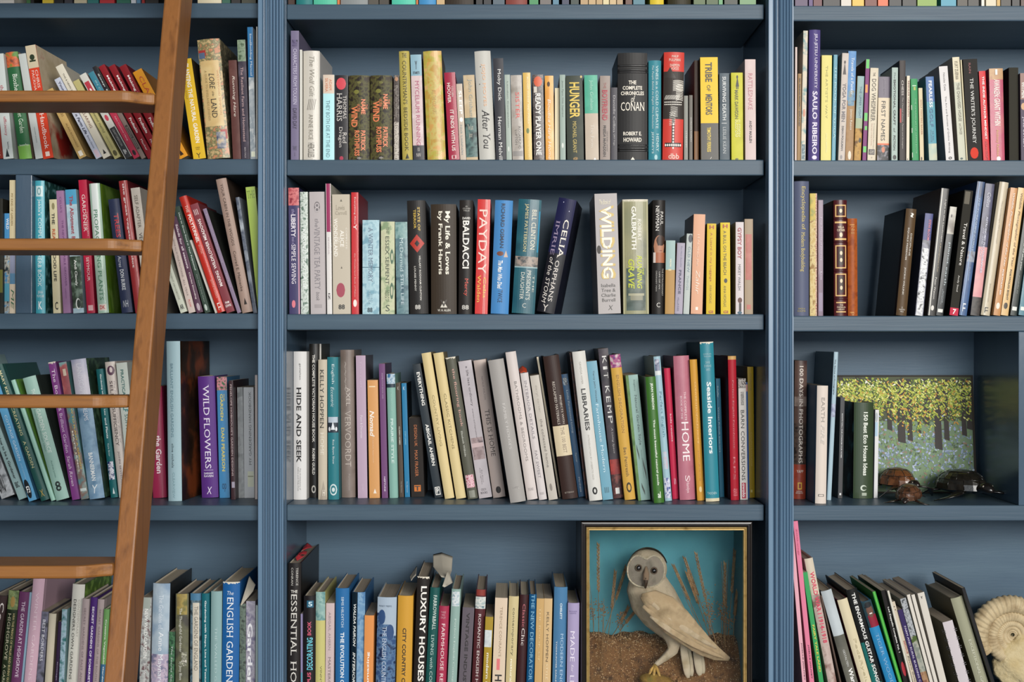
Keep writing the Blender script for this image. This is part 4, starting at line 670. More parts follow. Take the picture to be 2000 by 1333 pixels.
shelf_of_books('C', 3, 'on the centre third shelf', '''
562 590 687 0 977|dedcda|h|thick white hardback lettered HIDE AND SEEK|gestalten@8,19,44,60,6a6866|HIDE AND SEEK@24,75,24,62,1e1c1c s b|The Architecture of\\nCabins and Hide-Outs@78,94,34,60,8a8886
591.5 613 672 0 973|1e1c1a|h g|black glossy jacketed house book with white serif line|THE COMPLETE VICTORIAN HOUSE BOOK@7,64,34,60,e8e4dc s b|ROBIN GUILD@68,85,34,60,e8e4dc s b|O@92,97,25,70,c8c4bc|O@93,96,35,60,1e1c1a
613.5 617.5 672 0 970|c8c4bc/44443c|s=.03|hairline pale spine with a tall smoky side cover|
618 636 703 0 977|c8bca8|h|cream jacketed book, first word black then white|KELLY HOPPEN@7,49,22,66,2c2a28 s|HOME@52,68,24,64,e8e0d0 s|^@86,100,20,100,a89c8c|H@93,97,50,80,e8e0d0 h s
641 662 698 -2 977|2f7a84|h|teal hardback with a small cartoon figure|English@5,19,36,66,d0e0e0 s|Eccentric@21,35,32,62,d0e0e0 i|#@42,53,0,100,2a3440|#@42,46,5,95,b8c4d0|^@45,51,30,70,e4e8ec|O@49,52,8,26,e4e8ec|O@49,52,72,90,e4e8ec|Ros Byam Shaw@58,75,40,62,d4e0e0|O@89,97,15,85,d4e0e0|O@90,96,24,76,2f7a84|O@91.5,94.5,35,65,d4e0e0
667 694 684 -3 973|7c6e66|h g n=84766e,74665e,12|wide taupe glossy jacketed book with tall thin capitals|~~~~@8,28,30,44,a89c94 i|AXEL@25,38,40,70,c4b8ae s|VERVOORDT@41,79,30,72,c4b8ae s l|Flammarion@84,95,52,64,a89c94
699 718 695 -4 974|bca4b8/4a4248||lilac paperback with a dark side|Tricia Guild@4,22,40,56,d4c0d0|Paint & Decorate@42,58,36,60,e8dce4|QUAD@90,95,40,60,d4c0d0
721.5 742 743 -4 974|d89c5c|g|pale orange jacketed book with white script|#@5,6,15,75,f0d8b0|Nomad@26,48,16,60,f8f0e4 i b|A Global Approach@48,70,36,50,ecc8a0|^@92,96,40,70,f4e8d8
746 758 711 -6 974|744c78/4a3450||plum slim paperback with NEPTUNE lettering near the foot|INSPIRATION BOOK 2020@7,26,40,64,b094b4|NEPTUNE@84,95,40,66,d8c8dc b
761 777.5 731 -6 974|88b4a8|h|pale green slim book with a seaside photo top|#@0,8,0,100,4880a4 n=c8d8e0,3870a0,80|#@8,11,0,100,2a3c48|PRAIRIE STYLE@36,72,34,66,c8e0d8 b|CATALOGUE@14,30,42,60,a0c8bc
780 789 749 -7 972|54483e/28221e||brown slim spine lettered about classic homes|K@3,6,30,66,b8b0a4 h|CLASSIC HOMES@38,54,34,60,d8d0c4 b|Ylva Bjornson@86,96,36,60,b8b0a4
791 801 749 -7 972|2c7ca8/1c2830||blue slim spine lettered about cosy living|K@3,6,30,66,c8dce8 h|COSY LIVING@42,54,34,60,7cc0dc b|Ylva Bjornson@86,96,36,60,c8dce8
804 830 817 -5 971|2e2a28|m|short thick black-brown book with orange lettering|DESIGN UK@9,36,38,60,c06c34|MAX FRASER@41,74,36,60,c06c34|#@85,93,25,75,d07838|T@86,92,30,70,2e2a28 h b
848.5 865 713 -44 974|2e363c|| dark slate leaning book with bold white capitals|EVERYTHING@6,31,34,74,f0eee8 b|ABIGAIL AHERN@45,76,34,74,f0eee8 b|#@92,98,18,80,f0eee8|#@92.6,97.4,26,72,2e363c|P@93,97,34,64,f0eee8 h b
869 888 691 -46 976|dcc894/8c7c54|h|pale butter leaning hardback lettered COUNTRY|COUNTRY LIVING@29,64,42,66,9c8c5c
891 911 691 -45 976|dcc894/8c7c54|h|pale butter leaning hardback lettered KITCHENS|CLASSIC KITCHENS@28,66,42,66,8c7c4c
914 934 700 -44 977|5c5c50|h lip|dark olive leaning jacketed book with pink lower-case letters|the flooring book@8,49,38,70,d09c8c|Elizabeth Wilhide@52,70,36,54,b8b8ac b|#@83,92,10,90,c88c9c n=f0d0d4,a84c5c,300|#@94,99,20,80,8c8c80
936 962 707 -41 975|b4acb0|g n=bcb4b8,aca4a8,10|silver-grey leaning book with a carved mantel photo|a life less ordinary@4,33,44,66,5c5458 s|interiors and inspirations@35,56,46,60,7c7478 i|#@56,72,5,95,8c7878 n=a89494,5c4c50,50|#@60,63,5,95,c8b0b0|Zoe Ellison\\nAlex Legendre@78,90,34,56,7c7478|CICO\\nBOOKS@93,97,20,70,4c4448 h
963.5 988 705 -39 974|c8b8b0|h|pinkish beige leaning jacketed book about home|NATALIE WALTON@12,29,44,58,8c7c78|THIS IS HOME@36,70,34,70,4c403c s|O@92,97,30,72,2c2624
997 1028 705 -44 984|a4a09c/84807c|h|widest grey leaning hardback in the slanted group|FAMILY HOUSES@31,63,46,64,c4c0bc|MINOTTI@89,91,30,70,b4b0ac
1030 1051 689 -43 978|d6ccc8|h|tall white leaning hardback on bathrooms|BATHROOMS & BEDROOMS@20,74,42,66,8c8480|RYLAND@92,94,25,75,b4acaa h
1053 1069 730 -37 978|d4ccca|h|white leaning hardback on interior details|INTERIOR DETAILS@6,52,36,66,8c8488 s|FAY SWEET@61,83,36,66,8c8488 s|RYLAND@94,96,25,75,b4acaa h
1072 1090 735 -37 978|c0b8ac|g|greige leaning jacketed book with darker grey thin letters|daryl carter@8,30,36,64,a49c90 l|the collected home@35,74,36,64,7c746c|O@87,93,30,60,8c847a
1092 1096 698 -44 972|d8ccb4/2c2420|s=.04|slim cream spine standing behind the greige jacketed one|
1099 1130 697 -38 977|3a2a26|h|wide dark brown leaning hardback with a cream band|#@49,70,0,100,d8c8a8|PROJECTS WITH@28,48,64,80,c8bcb0 s|RECLAIMED MATERIALS@18,48,34,50,c8bcb0 s|THE 100 BEST@50,68,48,70,8c7c68 s|BETTERWAY@95,96,20,80,a89c90 h
1131 1144 732 -34 972|2c5c84|g|slim blue leaning jacketed farmstead book|#@3,9,10,80,a8b8c4 n=2a3c4c,d0d8dc,120|Little Farmstead Living@13,48,34,66,b8ccd8 s|Tanner@64,72,38,62,b8ccd8 i|Marthena@84,96,38,62,d0dce4
1145 1149 690 -32 975|3c2c28|g n=7c4428,1c1c24,60 d=.2|dark photo spine squeezed left of the white libraries book|
1150 1176 688 -34 980|d8d6d0|h|white leaning hardback lettered LIBRARIES|CANDIDA HOFER@7,22,44,58,a8a49c|LIBRARIES@25,53,34,68,1e1e1e b|INTRODUCTION BY UMBERTO ECO@56,86,44,56,b0aca4|O@91,96,30,70,1e1e1e|O@92.2,94.8,42,58,d8d6d0
1177.5 1198 707 -32 978|6ca0b4|g|light blue glossy leaning farmhouse book|Terry John Woods'@7,30,44,64,34505c|Farmhouse Modern@31,80,38,66,c8e0e8|III@91,95,30,70,48707c h
1198.5 1218 682 -30 975|2c2428|g n=3c3038,201a20,14|dark glossy jacketed book with tall spaced white capitals|#@74,84,0,100,8c2c2c n=a83c34,6c2020,30|#@84,100,0,100,5c2c2c n=3c2020,8c4c44,60|K@5,10,30,74,e8e4e0|I@12,14,30,74,e8e4e0|T@16,20,30,74,e8e4e0|K@25,30,30,74,e8e4e0|E@32,36,30,74,e8e4e0|M@38,43,30,74,e8e4e0|P@45,50,30,74,e8e4e0|A Living Space@53,70,44,66,b8b0b0 i|#@93,97,30,70,e0dcd8
1220.5 1242 694 -30 978|d0a44c|h|mustard book with paisley top|#@0,9,0,100,c8b8b8 n=a8487c,4c447c,100|ENGLISH DECORATION@14,54,40,64,9c7428 s|Ben Pentreath@64,84,36,64,6c5424 s|O@88,95,26,74,3c3420|O@89.5,93.5,36,64,d0a44c
1247 1271 734 -25 979|8cacA4|g|pale green-grey leaning book with twig drawing|#@0,100,0,22,5c7c44 n=6c8c50,4c6c3c,30|Kingsbury@4,13,56,72,4c6c68|Natural Garden Style@16,56,50,74,3c5454 s|Gardening Inspired by Nature@60,82,60,70,6c8c84|/@55,68,30,44,2c3830 b|/@66,84,70,86,2c3830 b|/@86,96,40,60,2c3830 b
1278 1298 737 -17 984|3c6c28/6c7864|h g|leaf green jacketed book about natural pools|JEAN VARDON@5,26,38,66,e0e8d8 s b|The most beautiful natural pools@34,86,38,62,e0e8d8 s b|al@91,96,40,70,e0e8d8 h b
1299.5 1313 697 -23 980|9cbcc8|h g|pale blue-white jacketed spine right of the pools book|#@2,10,10,80,8c90a4 n=5c6480,c0c0cc,60|#@10,13,5,90,d8dcdc|Perfect English@24,56,34,76,4c8494 s|#@66,78,20,80,c8b0bc n=b4c8d4,c89cac,60|#@84,98,10,90,5c6ca0 n=e0e0ec,4c5c98,100
1314.5 1327 720 -17 976|c02c4c/8c2440|h|hot pink-red slim hardback lettered for kids|kids rooms@35,56,44,68,f0d0d8|S@84,89,40,70,e8a8b8
1329 1360 696 -13 978|b06878/7c4450|h g n=b87080,a86070,10|thick rose pink jacketed book lettered HOME|THE COMPLETE@25,45,54,68,ecd0d4|BOOK OF THE@28,44,30,42,ecd0d4|HOME@46,73,30,76,f4e8e8|S@83,87,38,70,ecd0d4|Hamlyn@87,95,40,64,ecd0d4
1362 1377 703 -15 979|d0983c|h|golden yellow slim hardback left of the tall teal seaside one|CONVERTED SPACES HOME@16,60,40,64,e8bc68|Jumpland@64,86,42,62,b88030|O@90,94,30,70,e8c88c
1378 1405 669 -12 981|2f8494/183c48|h g lip|tallest teal jacketed book lettered about seaside interiors|ANGELIKA\\nTASCHEN@7,9.5,20,80,9cc8d0 h|DIANE\\nDORRANS\\nSAEKS@12,18,24,76,9cc8d0 h|Seaside Interiors@25,70,36,70,e8f0f0 b|TASCHEN@94,95.5,12,80,b8d8dc h|#@98,100,0,100,d8ccac
1406 1415 740 -8 971|1f6480||dark teal slim spine between the tall teal and the red|Schaffer@6,16,20,50,a8c4cc i|Vintage French Interiors@24,62,20,50,a8c4cc
1428 1444 696 -6 978|ac2030/641820|h|red hardback with worn tan cap|#@0,2.5,0,100,c89c5c|Perfect English Farmhouse@17,64,36,62,c46068|RPS@70,86,36,62,c46068|#@92,97,30,80,c46068 n=ac2030,d88088,300
1446 1461 740 -4 977|dcd6d0||off-white paperback with tall black conversions title|#@0,8,0,100,5c504c n=c8c0b8,2c2422,200|HOMEBUILDING\\n& RENOVATING@11,22,30,66,1e1e1e b|BARN CONVERSIONS@26,84,24,70,1e1e1e|#@86,99,22,78,b83c50|ovolo@86.5,98,30,68,f4e8e8 b
1462.5 1468 747 -4 974|2c5ca0||blue sliver between the conversions book and the mustard one|#@2,8,10,90,c88c84
1471.5 1484 717 -3 973|b0921f/6a5a1c||mustard slim paperback nearest the right post|CHINTZ@5,18,40,64,8c7418|COUNTRYHOUSE@50,76,40,64,c8a83c|#@94,96,30,60,d8c878
''')
shelf_of_books('R', 3, 'on the right third shelf', '''
1550 1574 705 3 976|54403c|h g n=5c4840,3c2c2c,12|dark brown to red book about days in photographs|#@45,75,0,100,3c302c n=54443c,2a2220,100|#@26,33,0,100,847068 n=8c7c74,6c5c54,30|#@75,100,0,100,8c3828 n=9c4430,7c2c20,20|100 DAYS IN PHOTOGRAPHS@4,74,36,68,e8dcd0|YAPP@79,81,22,76,e8dcd0 h|#@88,93,32,66,d8b048|#@88.8,92.2,40,58,8c3828|NATIONAL\\nGEOGRAPHIC@94,96,16,76,e8dcd0 h
1592.5 1614 754 4 985|dccfc4/54748c|h d=.18|cream-white hardback with blue side cover and pale serif title|EARTH@10,31,40,70,9c948c s|FIRE@33,50,40,70,c8c0b8 s i|#@92,94,24,76,5c5854|#@92.4,93.6,30,70,dccfc4
1615 1623.5 688 14 978|a8c0cc/5c7484|h g d=.16|tallest pale blue photography book with shaded side cover|The Genius of Photography@5,29,20,52,3c4c58 b|#@35,44,0,100,8c90a8 n=b8c0d4,7c80a0,60
1636.5 1645 777 5 974|4c4c4e|d=.085|slim dark grey spine lettered about a stadium|ROOTS HALL OUR STADIUM OUR HOME@16,60,36,60,d8d8d8 b|#@95,97,30,70,e0e0e0
1667 1705.5 787 2 975|34442c/10141c|h g d=.09 sn=101820,3c6c78,30|thick green glossy jacketed book with 150 house ideas|150@10,19,46,68,e8ece0 b|Best Eco House Ideas@21,76,46,68,e8ece0 b|O@86,92,34,66,d0d8c8|O@87.2,91,42,66,34442c|#@94,97,42,66,a8b0a0
1706.5 1714 801 3 966|dcdcdc|d=.07|slim white spine beside the woodland painting|O@3,14,0,70,a8b0b4|#@14,30,0,70,a8c4d8
''')
shelf_of_books('L', 4, 'on the left bottom shelf', '''
-50 -24 1166 37|3c2c2c|h|dark book at the far left edge with white C|Co@6,22,60,90,e8e0dc s
-6 14.5 1155 22|26301f|h n=2c3824,1c2418,30|dark green and black book with a gilded picture top|#@0,16,0,100,6c7c4c n=90a06c,4c6038,60|O@5,14,30,75,a8884c|HIGHGROVE@19,58,20,50,c0bca0 s|A GARDEN@62,85,20,46,c0bca0|HRH THE PRINCE OF WALES AND BUNNY GUINNESS@19,85,66,84,c0b078 s
15 35 1158 22|6c3c64|h|purple hardback lettered as a garden at a royal estate|THE GARDEN AT HIGHGROVE@8,72,40,72,e4d4e4 s
36 40 1158 22|8cacc0||hairline pale blue spine right of the purple hardback|
41 64.5 1122 24|d4b0c0|h|tall pale pink hardback with faint white winter capitals|WINTER GARDENS@14,78,40,66,ecd8e0 l
66 80 1196 15|5c5c68|g n=78788c,44444c,50|grey book lettered about borders|BEST BORDERS@8,50,30,70,e4e4ec s
81.5 96 1200 12|cfc6b0/74685a|h|plain cream book between the borders one and the purple one|
105 112 1215 11|342440||narrow dark purple spine left of the teal mottled one|Cottage Gardens@45,90,40,70,c8bcd0 s
113 124 1191 9|7ca4a8|g n=a8c0d0,2c6c6c,60|narrow teal and lilac mottled spine|
120.5 145.5 1143 16|d8d6cc/4c6828|h sn=4c6828,7c9c48,50|wide white hardback on designers' own gardens|DESIGNERS OWN GARDENS@12,76,22,44,3a3836|CONTEMPORARY@12,42,58,74,a8a49c
147 161 1171 14|b0a0a0|h|pinkish grey slim book, left neighbour of the violet one|SECRET GARDENS OF EAST ANGLIA@8,82,40,66,7c6c70 s
162 175.5 1168 14|4c2c74|h|violet slim book lettered about secret gardens|SECRET GARDENS OF SOMERSET@8,76,36,68,e8e0f0 s b
176.5 189.5 1172 14|b0a0a0|h|pinkish grey slim book, right neighbour of the violet one|SECRET GARDENS OF THE SOUTH EAST@9,84,40,66,7c6c70 s
190.5 201.5 1191 12|70a060|h|light green and blue slim book beside the ladder rail|#@54,100,0,100,3c6c90|Creative Vegetable@10,54,36,68,e8f0e0 b|Gardening@56,80,36,68,e8f0f0 b
270 289 1168 7|9c9c9c|g n=c0c4c0,6c4c50,90|mottled white and red floral spine right of the ladder|#@0,10,10,90,a8b0a8|NEW WILD GARDEN@10,54,34,70,f4f4f0 b|Jim Wodmore@58,82,36,64,f0e8e8
292 325.5 1141 6|98aec0/24282a|h g n=b4c4d0,88a0b8,14|wide pale sky-blue hardback with pastel meadow foot|#@56,100,0,100,a8a0b8 n=c8b8c8,7c7c98,90|The Gardens of@9,36,40,66,dce4ec s|Anne Maynard@38,80,34,70,ecf0f4 s
327.5 338.5 1235 3|2c4c38|g n=4c7c58,1c3024,90|short dark green patterned slim spine|The Secret Gardens@18,80,40,70,c8d4cc i
341 366.5 1161 1|5c5c4c/201e1a|h g n=6c6c54,4c4a44,20|olive photo spine about a thoughtful gardener|#@0,18,10,90,8c7c50 n=a89454,6c6c40,40|The Thoughtful Gardener@12,50,28,54,e0e0d4 s|#@50,62,50,90,b8b8a4 n=5c5c4c,d8d4c8,150|by Jinny Blom@58,74,28,54,dcdcd0 s
370 391.5 1160 1|4c6474|h n=6c8490,34444c,60|spine with a long white label over dark foliage|#@0,6,0,100,4c7c9c|#@8,100,24,84,cfc8b8|THE GARDENS OF ENGLAND@11,66,40,74,6c6860
393.5 408.5 1160 0|1a6470|h|dark teal slim hardback with long white title|Gardening with Shape, Line and Texture@6,78,38,66,e4ecec b|Linden@80,96,38,66,e4ecec
409.5 431 1156 2|8cacac|h|grey-green hardback with pale walled garden capitals|THE WALLED GARDEN@30,96,40,62,b4cccc
432 465.5 1138 3|1f60a0|h g lip|wide royal blue glossy book with tall white capitals|The@7,10,28,66,dce4ec h i|ENGLISH GARDEN@12,78,28,66,ecf0f4 s
466.5 478.5 1180 1|54605c|g n=6c7c70,3c4440,90|murky grey-green spine right of the royal blue book|
479.5 497.5 1175 1|9490a0|g n=b0acb8,74708c,60|lilac-grey glossy book with large white garden word|Gardeni@20,82,16,74,f4f4f8 s b
498.5 503.5 1183 1|b8ccc8||hairline pale mint spine against the left post|
''')
shelf_of_books('C', 4, 'on the centre bottom shelf', '''
560.5 586 1101 2|24201f/1a1818|h g d=.242 s=.002|tall black book, first from left, red ribbon on top|TERENCE@3,15,64,80,c8c4bc s|CONRAN@3,15,26,42,c8c4bc s|THE@18,20,24,76,d8d4cc h b|ESSENTIAL@21,62,26,72,d8d4cc s|HOUSE@66,96,26,72,d8d4cc s
586.5 590.5 1200 0|8c84a8|d=.15|low lilac sliver between two black spines|#@60,90,20,90,4c9cac
592 615.5 1165 1|1f1c1e|h g|black book with pink and cyan decorating letters|#@4,10,28,84,2c6480|5@5,9,40,75,c8e0e8 h b|BOOK@22,34,34,66,d85c78 b u|DECORATING@36,64,30,80,6cc8d8 b u|OCTOPUS@66,94,34,66,d85c78 b u
616.5 635.5 1157 1|c8c27c|h|pale yellow book with teal sprigged top|#@0,24,0,100,88aca8 n=9cbcb4,5c8c8c,60|VINNY LEE@62,86,50,70,6c6840
632.5 649.5 1179 2|ccb8b8|| pale pink-white slim book lettered for a masterclass|ABIGAIL AHERN@8,44,34,60,9c8c90 s|MASTERCLASS@50,88,34,62,7c6c70 s
654 680.5 1150 1|2c6ca4|h|blue hardback, first of two blue ones after the pink-white book|SIMS HILDITCH@7,32,44,62,d4e4ec s|THE EVOLUTION OF HOME@36,96,38,66,e8f0f4 s b
683 709 1158 4|3c6c9c|h g|navy and marbled blue jacketed book|#@0,100,0,44,10222e|#@0,100,46,100,6c94b8 n=84a8c4,5480ac,60|WALDA PAIRON@10,46,14,34,e8ece8 b i|INTERIORS@51,80,14,34,e8ece8 b i
709 727.5 1203 3|e09454||low orange paperback with white upward letters|amazing@38,72,30,62,f8f0e4 b u|spaces@76,90,36,60,f4e0c8 u
732 769.5 1168 5|a8b8c8|h g|wide pale blue jacketed book with dark tree picture|#@14,100,0,30,34507c n=5c7ca0,1c2c50,90|#@24,100,30,66,34507c n=5c7ca0,1c2c50,90|#@34,100,66,100,34507c n=5c7ca0,1c2c50,90|O@11,24,6,44,34507c|O@24,38,50,90,34507c|MARY MIERS@7,8.5,10,76,5c6c80 h|THE ENGLISH COUNTRY HOUSE@26,96,30,52,c8d4e4 s
772 802 1165 5|d09c3c|h|wide mustard hardback lettered city country|CITY COUNTRY COAST@28,90,36,60,2c2418 b
805 829 1128 10|2a2624|h lip|thick black book with bold white luxury capitals|LUXURY HOUSES@7,78,36,84,f4f0e8 b
828 847 1149 12|1c5450|h g|dark teal book on living with colour|FARROW&BALL@6,34,40,76,d8e4dc s|LIVING with COLOUR@38,90,36,66,b8d0c8 s
849 869 1185 8|a83450|h g|crimson-pink jacketed farmhouse book|THREE\\nMEN\\nDALEY@5,12,20,70,d8a0ac h|FARMHOUSE REVIVAL@17,94,32,66,f0d8d8
871 889 1152 11|90aca4|h g|pale green jacketed spine with blue china photo top|#@2,14,10,90,a8bcc4 n=e0e4e4,4c7c8c,90|Perfect English Cottage@24,78,40,66,c4d8d0 s
892.5 915.5 1188 11|645c64||grey-mauve book with dark industrial capitals|VINTAGE INDUSTRIAL@5,96,36,64,2c2628 b
918.5 938.5 1153 11|54282c|h g|maroon jacketed book, photo panel near its top|#@6,16,0,100,a8b8b8 n=e0e0d8,4c7484,90|#@0,5,10,90,8c3c34|ROMANTIC ENGLISH HOMES@20,92,36,62,dcd0cc s
940 955.5 1206 8|a88c2c|g|mustard-olive short book with a photo window|#@14,32,0,90,a8b0b8 n=d8dcdc,5c6c80,20|modern natural@38,92,34,68,e8e4d0 b
959 983.5 1169 8|dcc8b0|| cream paperback with HOUSE in black|TERENCE CONRAN'S@8,52,44,64,a8947c|#@54,64,30,56,e07c7c|HOUSE@68,98,20,76,1e1c1c b
985 1004.5 1166 9|d0c090|h g|pale straw book lettered contemporary|contemporary@10,52,38,64,6c6448|natural@55,76,38,64,f4ecd0 b|philip@82,96,36,50,8c8460
1006.5 1024.5 1163 9|3c2022|h g|dark maroon jacketed chic book|Classic@8,28,34,64,c86c74 s|Chic@29,44,32,66,e4d8d4 s|ROZEN@84,98,30,64,dcd0cc b
1026 1040.5 1162 8|14507c|h|deep blue slim book with pale blue capitals|THE NEW DECORATOR@0,74,28,74,7cb4d0 s|JULIA BIRD@77,98,34,62,7cb4d0
1042 1057 1170 6|c8a46c||tan slim book, left of its paler twin|THE BOOK OF@8,56,36,60,e0c490|TERENCE@80,98,34,60,a88450
1058 1074 1170 5|d4b484||pale tan slim book with dark name and white style word|KELLY HOPPEN@12,56,34,62,5c4c34|STYLE@58,72,34,62,ecd8b0
1077.5 1103.5 1148 5|4c7ca4|h|steel blue hardback with pale modern letters|CHISLETT@13,26,46,62,e0ecf0 b|MODERN ENGLISH@38,92,54,76,a8c4dc|TODHUNTER EARLE INTERIORS@44,96,20,30,d0dce4 b
1106 1129 1179 3|a89cc0|h|lilac hardback next to the glass case|ROGER\\nLEWIS@7,10,14,80,8074a0 h|MADE@26,54,24,62,e8e0f0|for@57,64,34,56,e8e0f0 i|LIVING@67,96,24,62,e8e0f0
''')
shelf_of_books('R', 4, 'on the right bottom shelf', '''
1573 1581 1021 -31|e0a8b4||pale pink slim spine leaning against the post|JOELLE JOLIVET@64,84,50,80,4c2c38 b
1588 1598 1019 -38|dc7c98||candy pink slim spine, right of the paler pink one|ZOO-ology@4,18,30,66,b83c5c|JOELLE JOLIVET@65,83,40,70,4c2c38 b
1608 1618 1119 -40|3c9c5c||bright green leaning spine with yellow letters|FAIRY TALE LAND@38,72,30,75,d8c848 b
1628 1646.5 1093 -57|b8a49c|h n=c4b0a8,8c6c64,40 g|leaning war book with hot pink capitals|#@0,24,5,100,d0c4b0|WORLD WAR I 1914-1918@9,56,30,80,d03858 b
1652 1656 1165 -50|5c4c44|h|thin brown spine left of the silver-white book|
1667 1690 1157 -66|b4bcc0/2c2826|h g n=c0c8cc,a8b0b4,6|silver-white leaning book lettered wanderlust|#@38,100,0,100,5c5c54 n=706e64,4a4a44,10|Wanderlust@66,96,40,80,f0f0ec b|GESTALTEN@50,64,42,60,d0d0cc
1698 1719 1174 -62|d8ccac/6c2430|h|cream leaning hardback with maroon side|PedaRyelungo@36,92,36,70,c0b490
1720 1743 1155 -66|1c1e1e|h|wide black leaning guitar songbook|#@44,62,0,28,1f6c68|#@62,100,0,50,1f6c68|#@78,100,0,84,1f6c68|THE ENORMOUS GUITAR SONGBOOK@3,92,34,66,e8e8e4 b
1747.5 1769 1178 -66|2c84b8|h g|blue leaning jacketed book, person in cap on top|#@0,24,0,100,2c444c|#@13,24,20,100,8c2438|O@3,15,22,88,6c4c40|O@1,6,20,88,24282c|#@4.5,6,14,60,24282c|#@11,12,42,70,e8e4e0|TIGER WOODS@30,82,34,66,78a8cc s|HIS LIFE@86,99,34,66,e8ecec
1772 1778.5 1157 -68|3c9c3c|| narrow green striped leaning spine|#@0,100,40,56,80d060
1780 1791 1155 -58|1c1a1a||narrow black leaning songbook with white words|Led Zeppelin Complete Vol. 1@14,52,40,80,e8e8e4 b|O@60,72,30,100,a82c38
1792 1796.5 1155 -60|d0ccc0||hairline white leaning spine after the black songbook|
1798 1806 1177 -58|c8bca8||cream leaning electric guitar paperback|O@4,5,30,60,2c2826|O@7,8,40,70,2c2826|SERIOUS@36,48,40,80,b85c54 b|Electric Guitar@50,76,40,80,4c443c i
1807 1817 1193 -54|342858|| dark violet leaning spine on farm buildings|FARM AND RURAL BUILDING CONVERSIONS@16,96,36,72,d8d0e4 s
1818 1830 1171 -60|7c847c|n=a8a89c,4c6030,60|leaning spine mottled from silver to green and rust|#@0,34,0,100,84888c n=b0b4b8,4c5054,150|#@66,100,0,100,8c6c4c n=a88464,6c3c30,60
1831 1838 1163 -60|d4cec4||thin white leaning booklet, first of three|
1840 1847 1163 -60|d4cec4||thin white leaning booklet, middle of three|
1850 1864 1160 -58|d0cac0||wider white leaning spine with tiny black mark at top|Y@3,5,30,60,2c2826 h b
1889 1910 1217 -48|c8c0c4/5c5844|k=spiral_notebook ring=9 s=.002|silver leaning notebook bound with wire rings|
1925 1950 1171 -66|9c9c84/5c5640|h|grey-green leaning jacketed hardback right of the wire-bound notebook|EXCEPTIONAL GARDENS@38,92,36,60,c8c8b4
1953 1960 1150 -76|1c1c1e/141414|g|glossy black leaning book edge beside the ammonite|
''')

# topmost shelf: only the feet of its books reach into the photograph
top_big = '''
C|578 610|2f7c7c|teal spine with a dark left neighbour
C|612 658|5cc0a0|wide mint green spine, broadest at this end
C|665 719|8c9090|widest silver-grey spine
C|765 812|5cc8ac|wide turquoise spine
C|818 852|4c94c8|sky blue spine between orange and tan ones
C|870 925|3c342c|wide dark brown spine
C|988 1030|8c4c44|red-brown spine with white pattern
C|1270 1297|e0c440|bright yellow spine
C|1305 1350|34301e|dark olive spine right of the yellow one
L|385 432|cfc4a8|wide cream spine right of the ladder
'''
def top_book(bay, x0, x1, c, label=None, mb=None):
    s = .01; zs = Z(SHELF[bay][0]) + .0003; t = X(x1, s) - X(x0, s) - .0006
    if mb is not None:
        hh = R.uniform(.19, .235); i = mb[1](c)
        mb[0].box(X(x0, s), X(x0, s) + t, s, s + .13, zs, zs + hh, i); return
    make_book('%g %g %g 0|%s|h s=.01|%s' % (x0, x1, -235 + R.uniform(0, 30), c, label), bay, 0, 'on the %s topmost shelf' % side_word[bay])
for l in top_big.strip().splitlines():
    b_, xs, c, lb = l.split('|'); a, c_ = map(float, xs.split()); top_book(b_, a, c_, c, lb)
top_small = {
 'L': '0 28 d8d4cc,52 60 3c6c3c,60 67 1c1c1c,83 105 d8bc38,106 124 1c1a1a,126 142 3c3a40,145 170 c8bc9c,171 193 2f7470,195 224 b83034,228 255 2f6c58,256 266 d8dce0,267 275 5c8cac,277 283 a8302c,284 310 2c2824,434 450 2f5c4c,452 470 242222,472 500 3c3c30',
 'C': '563 576 3c2418,659 664 d8783c,720 740 4c463c,741 760 403a32,813 817 d87838,853 869 c8a878,930 943 1c1c1e,945 960 242428,963 986 4c5c68,1034 1052 3c8c54,1055 1077 6c6460,1080 1092 4c7c94,1098 1112 2c3450,1115 1131 24342c,1134 1149 b49468,1150 1164 c0a070,1165 1177 b89868,1178 1190 d8c898,1191 1204 c8ac7c,1205 1217 b49870,1222 1235 5c3424,1237 1260 3c7484,1355 1378 48602c,1380 1403 3c5424,1404 1412 5c9c64,1415 1441 2c3428,1445 1477 6c9464',
 'R': '1553 1578 4c3458,1580 1588 4c2c6c,1589 1606 5c1c24,1608 1641 1c1818,1643 1663 d0c8bc,1665 1688 e0b43c,1690 1713 6c2c1c,1715 1735 d86434,1737 1761 181818,1763 1790 242420,1792 1830 80a03c,1838 1868 3c94ac,1870 1890 3c3426,1891 1912 2c2822,1917 1923 dcd8cc,1926 1946 d4c8ac,1947 1954 c8a050,1955 1975 34302a,1977 1992 1c1c1c,1994 2006 4c2c24'}
pal = []
tmb = MB()
def pidx(c):
    m = mat('cover_' + c, c, .42)
    if m not in pal: pal.append(m)
    return pal.index(m)
for bay, s_ in top_small.items():
    for it in s_.split(','):
        a, c_, hx = it.split(); top_book(bay, float(a), float(c_), hx, mb=(tmb, pidx))
tag(tmb.build('row_of_books', pal), 'feet of many mixed narrow books along the topmost shelf', 'books', kind='stuff')
flush_text()

